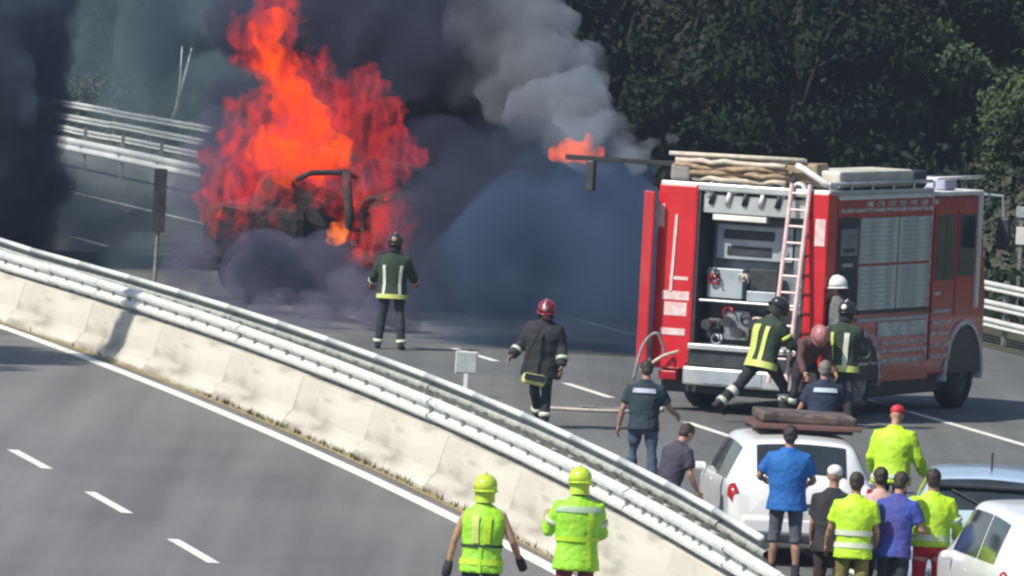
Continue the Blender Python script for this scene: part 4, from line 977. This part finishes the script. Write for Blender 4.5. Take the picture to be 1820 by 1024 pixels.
# y, zbot, zbelt, ztop, wlow, wbelt, wroof
hatch = [(0, .34, .62, .80, .72, .74, .60), (.05, .26, .85, .96, .80, .82, .64), (.14, .22, .93, 1.06, .84, .86, .66), (.36, .2, .95, 1.40, .86, .87, .66), (.56, .2, .95, 1.475, .87, .88, .66),
         (1.3, .2, .94, 1.51, .87, .885, .67), (2.2, .2, .93, 1.49, .87, .885, .67), (2.7, .2, .92, 1.36, .87, .88, .64), (3.15, .2, .90, 1.02, .86, .87, .62), (3.5, .2, .84, .93, .84, .84, .6), (3.85, .26, .70, .80, .78, .76, .55), (3.98, .32, .55, .62, .66, .62, .45)]
p = g(1410, 783, 1.5); hx = p.x
carA, SA = car('car', 'white hatchback with a brown load on its roof behind the guardrail end', (p.x + .14, p.y + .0, 0), 5, hatch, WCAR, (2.12, 3.15), (5.85, 8.15), ((3.9, 5.0), (5.1, 6.6)),
    [(.9, 2.1, 3.5, 4.4)])
loadm = mat('brown_load', (.05, .042, .042), .85, 0, (.16, .12, .10), 5, .4)
t = empty('roof_load', (carA.location.x + .1, carA.location.y, 0), R(5), 'flat dark brown covered load strapped on the roof of the white hatchback', 'roof load')
obj('load_board', MB().box((.04, 1.55, 1.60), (1.28, 1.3, .05)), mat('red_brown_board', (.13, .065, .055), .7, 0, (.14, .07, .06), 5), t, bevel=.01)
obj('covered_load', MB().box((.08, 1.75, 1.68), (1.15, 1.1, .12), Matrix.Rotation(R(1.5), 3, 'Y')), loadm, t, bevel=.03)
obj('rack_bar', MB().box((0, 1.15, 1.545), (1.2, .05, .04)), DK, t); obj('rack_bar', MB().box((0, 2.0, 1.545), (1.2, .05, .04)), DK, t)
est = [(0, .36, .66, .90, .72, .76, .62), (.05, .28, .92, 1.02, .80, .84, .68), (.12, .24, 1.0, 1.14, .86, .89, .70), (.34, .22, 1.02, 1.52, .88, .90, .70), (.56, .22, 1.02, 1.60, .89, .91, .70),
       (1.4, .22, 1.01, 1.64, .89, .915, .71), (2.5, .22, 1.0, 1.62, .89, .915, .71), (3.0, .22, 1.0, 1.48, .89, .91, .68), (3.4, .22, .98, 1.12, .88, .90, .66), (3.8, .22, .92, 1.0, .86, .87, .62), (4.2, .28, .74, .86, .8, .78, .58), (4.35, .34, .6, .66, .68, .64, .46)]
p = g(1812, 915, 1.62)
carB, SB = car('car', 'white tall estate car at the lower right corner, cut by the frame', (p.x + .72, p.y - .1, 0), 8, est, WCAR, (2.1, 3.1), (5.85, 8.15), ((3.9, 5.0), (5.1, 6.6)), [(.9, 2.0, 3.6, 4.3)])
p = g(1752, 840, 1.52)
carC, SC = car('car', 'silver blue car with dark rear window strip behind the white estate', (p.x + .0, p.y - .3, 0), -3, hatch, SCAR, (2.12, 3.15), (5.85, 8.15), ((3.9, 5.0), (5.1, 6.6)), [(.9, 2.1, 3.5, 4.4)])
sp = obj('rear_spoiler', MB().box((0, .30, 1.36), (1.2, .12, .04), Matrix.Rotation(R(8), 3, 'X')), DK, carC, bevel=.01)
obj('aerial', MB().tube([(.05, .9, 1.5), (.05, .7, 1.72)], .012, 6), DK, carC)
p = g(1480, 1016, .9)

# ------------------------------------------------------------------ burning lorry
CHAR = mat('charred_steel', (.02, .02, .024), .9, .1, (.05, .04, .04), 5, .8, 18)
wr = empty('burning_lorry', g(470, 548) + Vector((.4, 1.0, 0)), R(6), 'charred lorry wreck with bare frame burning inside the smoke', 'lorry')
obj('chassis', MB().box((.6, 1.5, .65), (4.6, .9, .22)), CHAR, wr, bevel=.03)
obj('engine_block', MB().box((-.55, 1.5, 1.2), (1.7, 1.9, 1.0)), CHAR, wr, bevel=.2)
obj('collapsed_cab', MB().box((.2, 1.6, 1.7), (1.5, 1.7, .9), Matrix.Rotation(R(14), 3, 'Y')), CHAR, wr, bevel=.25)
obj('burnt_load', MB().box((2.0, 1.5, 1.5), (1.5, 1.9, 1.1), Matrix.Rotation(R(-6), 3, 'Y')), CHAR, wr, bevel=.25)
for x, y in ((-.6, .35), (1.4, .35), (2.4, .35), (-.6, 2.4), (1.4, 2.4)): put_wheel(wr, (0, 0, 0), .5, .3, CHAR).location = (x, y, .5)
for o_ in [c for c in wr.children if c.name.startswith('wheel')]: o_.rotation_euler = (0, 0, R(90))
cf = obj('cab_frame', MB().tube([(.05, .45, 2.2), (.3, .45, 2.34), (.95, .45, 2.38), (1.12, .45, 2.28)], .05, 8), CHAR, wr, smooth=True)
obj('cab_pillar', MB().tube([(.95, .42, .8), (1.02, .42, 1.6), (.92, .42, 2.4)], .08, 8), CHAR, wr, smooth=True)
obj('cab_pillar', MB().tube([(-1.3, 2.2, .8), (-1.1, 2.2, 2.3)], .07, 8), CHAR, wr, smooth=True)
obj('door_panel', MB().box((-1.0, .36, 1.2), (.6, .05, .9), Matrix.Rotation(R(9), 3, 'Y')), CHAR, wr, bevel=.02)
obj('trailer_floor', MB().box((2.0, 1.4, .95), (1.6, 2.1, .14)), CHAR, wr, bevel=.02)

# ------------------------------------------------------------------ smoke and fire
def volmat(name, color, dens, nscale, lo, hi, aniso=0., emit=None, estr=0., stretch=(1, 1, 1), dist=0., detail=3, ramp=None, absorb=None):
    m = bpy.data.materials.new(name); m.use_nodes = True; n = m.node_tree.nodes; l = m.node_tree.links
    n.remove(n['Principled BSDF']); out = n['Material Output']
    pv = n.new('ShaderNodeVolumePrincipled'); pv.inputs['Color'].default_value = (*color, 1); pv.inputs['Anisotropy'].default_value = aniso
    if absorb: pv.inputs['Absorption Color'].default_value = (*absorb, 1)
    tc = n.new('ShaderNodeTexCoord'); mp = n.new('ShaderNodeMapping'); mp.inputs['Scale'].default_value = stretch
    l.new(tc.outputs['Object'], mp.inputs[0])
    nz = n.new('ShaderNodeTexNoise'); nz.inputs['Scale'].default_value = nscale; nz.inputs['Detail'].default_value = detail; nz.inputs['Distortion'].default_value = dist
    l.new(mp.outputs[0], nz.inputs[0])
    mr = n.new('ShaderNodeMapRange'); mr.interpolation_type = 'SMOOTHSTEP'
    mr.inputs[1].default_value = lo; mr.inputs[2].default_value = hi; mr.inputs[3].default_value = 0; mr.inputs[4].default_value = dens
    l.new(nz.outputs[0], mr.inputs[0]); l.new(mr.outputs[0], pv.inputs['Density'])
    if emit:
        me_ = n.new('ShaderNodeMapRange'); me_.interpolation_type = 'SMOOTHSTEP'; me_.inputs[1].default_value = lo; me_.inputs[2].default_value = hi; me_.inputs[3].default_value = 0; me_.inputs[4].default_value = estr
        l.new(nz.outputs[0], me_.inputs[0]); l.new(me_.outputs[0], pv.inputs['Emission Strength'])
        cr_ = n.new('ShaderNodeValToRGB'); cr_.color_ramp.elements[0].position = lo; cr_.color_ramp.elements[0].color = (*emit[0], 1)
        cr_.color_ramp.elements[1].position = min(1, hi + .08); cr_.color_ramp.elements[1].color = (*emit[1], 1)
        l.new(nz.outputs[0], cr_.inputs[0]); l.new(cr_.outputs[0], pv.inputs['Emission Color'])
    l.new(pv.outputs[0], out.inputs['Volume']); return m
def cloud(name, label, cat, blobs, m, vox=.16, d1=.9, s1=1.4, d2=.35, s2=.45, squash=1.0):
    """blobs: (px, py, Y, radius px) - lumps of the plume standing at distance Y"""
    mb = MB()
    for b in blobs:
        px, py, Y, r = b[:4]; c = at(px, py, Y); rr = r * Y / F; dy = b[4] if len(b) > 4 else 1.0
        mb.ell(c, (rr, rr * dy, rr * squash), 20, 12)
    me = remesh(mb, vox, d1, s1, smooth_it=3, disp2=d2, dscale2=s2)
    o = link(name, me, m, None); o['kind'] = 'stuff'; return tag(o, label, cat)
SOOT = volmat('soot_smoke', (.13, .15, .225), 3.0, .6, .34, .68, .1, dist=.7, detail=7)
BLUE_S = volmat('blue_smoke', (.13, .205, .33), 1.7, .5, .28, .72, .1, dist=.3, detail=7)
VIO_S = volmat('violet_smoke', (.095, .112, .175), 1.1, .55, .28, .70, .1, dist=.5, detail=7)
GREY_S = volmat('sun_paled_smoke', (.50, .55, .62), 2.2, .7, .32, .66, .2, dist=.6, detail=7)  # sunlit brightness of the plume put into a paler smoke colour
HAZE_S = volmat('thin_smoke', (.24, .33, .37), .62, .4, .30, .65, .1, detail=4)
LILAC_S = volmat('lilac_smoke', (.22, .22, .32), 2.0, .7, .28, .68, .1, dist=.7, detail=6)
DEEP_S = volmat('navy_smoke', (.06, .08, .14), 3.0, .9, .34, .70, .1, dist=.8, detail=6)
LEFT_S = volmat('left_smoke', (.14, .18, .25), 2.0, .7, .30, .66, .1, dist=.6, detail=6)
FIRE = volmat('flame', (.0, .0, .0), 2.6, 1.5, .34, .66, 0, ((1, .02, .0), (1, .13, .002)), 3.3, (1.3, 1.3, .8), 1.6, 7)
FIRE2 = volmat('red_flame', (.04, .02, .02), 1.2, 1.6, .42, .76, 0, ((.75, .035, .045), (1, .045, .012)), 1.7, (1.3, 1.3, .8), 2.2, 8)
cloud('black_smoke', 'dark sooty smoke column rising above the burning lorry', 'smoke',
      [(600, -60, 176, 170), (700, 40, 176, 190), (790, 130, 177, 150), (640, 160, 179, 140), (760, 260, 177, 140), (480, 20, 179, 110), (700, 330, 178, 130), (820, 380, 176, 120), (760, 470, 175, 110), (620, 330, 179, 120), (860, 20, 177, 120), (560, 430, 180, 100), (690, 500, 176, 90), (880, 300, 177, 100), (480, 380, 181, 100), (450, 200, 181, 90), (420, 290, 179, 70, 3), (540, 300, 179, 90, 3), (470, 330, 179.5, 80, 2), (400, 380, 179, 60, 2)], SOOT)
cloud('pale_smoke', 'grey smoke edge coloured paler for sunlight, drifting over the fire engine roof', 'smoke',
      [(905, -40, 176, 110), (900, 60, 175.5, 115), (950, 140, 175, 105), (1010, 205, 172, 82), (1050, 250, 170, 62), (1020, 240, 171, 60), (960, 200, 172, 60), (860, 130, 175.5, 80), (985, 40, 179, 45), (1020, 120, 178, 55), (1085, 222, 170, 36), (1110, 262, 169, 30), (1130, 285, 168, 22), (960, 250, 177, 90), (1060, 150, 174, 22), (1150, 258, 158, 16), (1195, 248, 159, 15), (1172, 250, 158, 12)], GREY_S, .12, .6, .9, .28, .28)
cloud('blue_smoke', 'blue grey smoke hanging low beside the fire engine', 'smoke',
      [(1000, 385, 174, 130, 2.4), (1070, 440, 173, 120, 2.4), (940, 400, 175, 120, 2.4), (1130, 440, 172, 80, 2), (1090, 320, 176, 80, 2), (960, 500, 162.3, 180, 1.2), (1060, 485, 162.3, 185, 1.2), (860, 555, 162.3, 125, 1.3), (1120, 540, 161.8, 150, 1.0), (790, 590, 162, 85, 1.2)], BLUE_S, .18, 1.0, 2.0, .3, .6)
cloud('violet_smoke', 'dark violet smoke between the flames and the blue smoke', 'smoke',
      [(780, 300, 174, 95, 2.4), (860, 320, 174, 90, 2.4), (830, 410, 173, 95, 2.2), (780, 500, 170, 85, 1.8), (890, 400, 174, 80, 2.2), (860, 500, 171, 80, 1.8), (760, 560, 168, 60, 1.5), (740, 400, 172, 70, 2), (790, 190, 177, 85, 2), (920, 300, 175, 70, 2), (790, 390, 163.8, 95, 1.2), (740, 480, 163.5, 80, 1.2), (860, 290, 165, 90, 1.2), (900, 380, 163, 75, 1.0), (830, 500, 162, 70, 1.0), (950, 270, 166, 70, 1.0)], VIO_S, .16, .8, 1.2, .3, .45)
cloud('lilac_smoke', 'murky lilac smoke around the lower part of the burning lorry', 'smoke',
      [(470, 480, 169, 80), (560, 490, 168, 80), (640, 530, 167, 65), (400, 470, 170, 60), (340, 460, 171, 55), (400, 530, 168, 55), (700, 560, 165, 60), (560, 570, 165, 55), (480, 560, 166, 50), (770, 480, 168, 70), (320, 510, 170, 40), (370, 330, 174, 65), (580, 380, 174, 60), (380, 250, 176, 60), (440, 400, 173, 60), (500, 400, 173, 60)], LILAC_S, .14, .5, .8, .25, .3)
cloud('navy_smoke', 'dense navy smoke ball rolling off the wrecked lorry cab', 'smoke',
      [(470, 460, 167.5, 48), (500, 490, 167.2, 42), (445, 480, 167.5, 36), (520, 460, 168, 30), (392, 425, 167.8, 24), (415, 440, 167.8, 20), (480, 510, 167, 34), (430, 500, 167, 30), (400, 405, 167.8, 20), (540, 500, 167, 24)], DEEP_S, .08, .4, .5, .2, .2)
cloud('pale_lilac_smoke', 'light lilac smoke drifting low between the black board and the lorry', 'smoke',
      [(330, 410, 176, 50), (345, 470, 174, 50), (400, 540, 166, 42), (315, 340, 179, 40), (560, 570, 164, 48), (640, 570, 163, 42), (480, 560, 164, 42), (350, 280, 179, 45), (610, 500, 165, 36), (300, 470, 178, 40)], volmat('pale_lilac', (.62, .60, .74), .32, .6, .28, .62, .1, detail=5), .12, .4, .7, .2, .3)
cloud('thin_smoke', 'thin bluish smoke veil over the road and trees at the left', 'smoke',
      [(300, 420, 184, 90), (420, 330, 183, 110), (250, 470, 182, 60), (380, 200, 184, 110), (300, 80, 190, 110), (420, 60, 186, 110), (120, 440, 186, 90), (30, 420, 186, 90, 2.5), (80, 380, 186, 100, 2.5), (200, 440, 184, 70, 2.5), (240, -20, 192, 120), (200, 380, 186, 90), (180, 120, 192, 130), (250, 250, 190, 110), (340, -40, 188, 110), (150, 330, 190, 100)], HAZE_S, .2, .6, 1.3, .25, .5)
cloud('dark_smoke', 'dark slate smoke column at the left edge of the photo', 'smoke',
      [(30, -30, 184, 112, 3), (30, 80, 184, 98, 3), (22, 170, 184, 100, 3), (25, 260, 184, 95, 3), (-5, 340, 185, 90, 3), (-60, 100, 184, 120, 3), (-60, 250, 184, 120, 3), (62, 335, 185, 55, 3), (200, -95, 188, 90, 2), (60, 200, 184, 72, 3), (30, 420, 185, 60, 3)], LEFT_S, .16, .9, .9, .45, .4)
WY = wr.location.y
cloud('flames', 'bright orange flames rising from the burning lorry', 'fire',
      [(478, 60, WY + .9, 34), (490, 120, WY + .9, 40), (520, 175, WY + .9, 38), (545, 225, WY + .9, 46), (570, 280, WY + .9, 44), (520, 285, WY + .9, 46), (475, 275, WY + .9, 36), (590, 250, WY + .9, 30)], FIRE, .06, .6, .5, .34, .18, 1.2)
cloud('burning_tyre_flame', 'small round yellow orange flame low on the burning lorry', 'fire', [(600, 414, 165.8, 20), (590, 428, 165.8, 12)], volmat('tyre_flame', (.0, .0, .0), 2, 5, .35, .6, 0, ((1, .06, .0), (1, .30, .03)), 4.2, detail=5), .03, .15, .2, .06, .1)
cloud('boom_flame', 'small orange flame licking up behind the dark boom left of the fire engine', 'fire', [(1010, 268, 161, 23, 1), (1035, 272, 161, 20, 1), (988, 274, 161, 16, 1), (1045, 254, 161, 11, 1), (1046, 242, 161, 8, 1), (1062, 270, 161, 13, 1)], volmat('boom_flame', (.35, .12, .08), 3, 3.5, .34, .62, 0, ((.7, .05, .03), (1, .17, .05)), 3.2, detail=5), .03, .12, .25, .06, .1)
cloud('red_flames', 'darker red flames licking through the smoke', 'fire',
      [(420, 310, WY + .6, 60), (400, 370, WY + .3, 44), (440, 220, WY + 1, 55), (640, 200, WY + 1.2, 66), (680, 260, WY + 1.2, 60), (650, 330, WY + .9, 66), (690, 400, 168.5, 44), (715, 440, 166.5, 30), (650, 440, 168.5, 36), (470, 330, WY + .9, 60), (430, 400, WY, 28), (500, 20, WY + 1.2, 44), (470, 60, WY + 1.4, 60), (540, 200, WY + 1.6, 90), (570, 320, WY + 1.1, 60)], FIRE2, .08, .8, .5, .4, .2, 1.2)

# tufts of dry weeds at the foot of the barrier
rw = np.random.RandomState(9); mb = MB(); rr_ = random.Random(8)
for k in range(150):
    Y = rr_.choice([rr_.uniform(92, 170), rr_.gauss(131, 3), rr_.gauss(140, 2), rr_.gauss(120, 2.5)]); b0 = PB(.34, Y, .02)
    for q in range(5):
        a = rr_.uniform(0, 6.28); h_ = rr_.uniform(.04, .12); e = b0 + Vector((math.cos(a) * .05, math.sin(a) * .05, h_)); w_ = Vector((math.sin(a), -math.cos(a), 0)) * .012
        mb.add([b0 - w_, b0 + w_, e], [(0, 1, 2)])
tag(obj('weeds', mb, mat('dry_weed', (.14, .12, .05), .9, 0, (.08, .09, .03), 5), recalc=False), 'dry brown weeds growing along the foot of the concrete barrier', 'weeds', kind='stuff')
# summer air
hz = volmat('air', (.55, .72, .95), 0.00018, 1, 0, 1)
n = hz.node_tree.nodes; l = hz.node_tree.links
for k_ in list(n):
    if k_.type not in ('PRINCIPLED_VOLUME', 'OUTPUT_MATERIAL'): n.remove(k_)
n['Principled Volume'].inputs['Density'].default_value = 0.00018
tag(obj('haze', MB().span((-640, -30, -1.2), (760, 960, 70)), hz), kind='stuff')
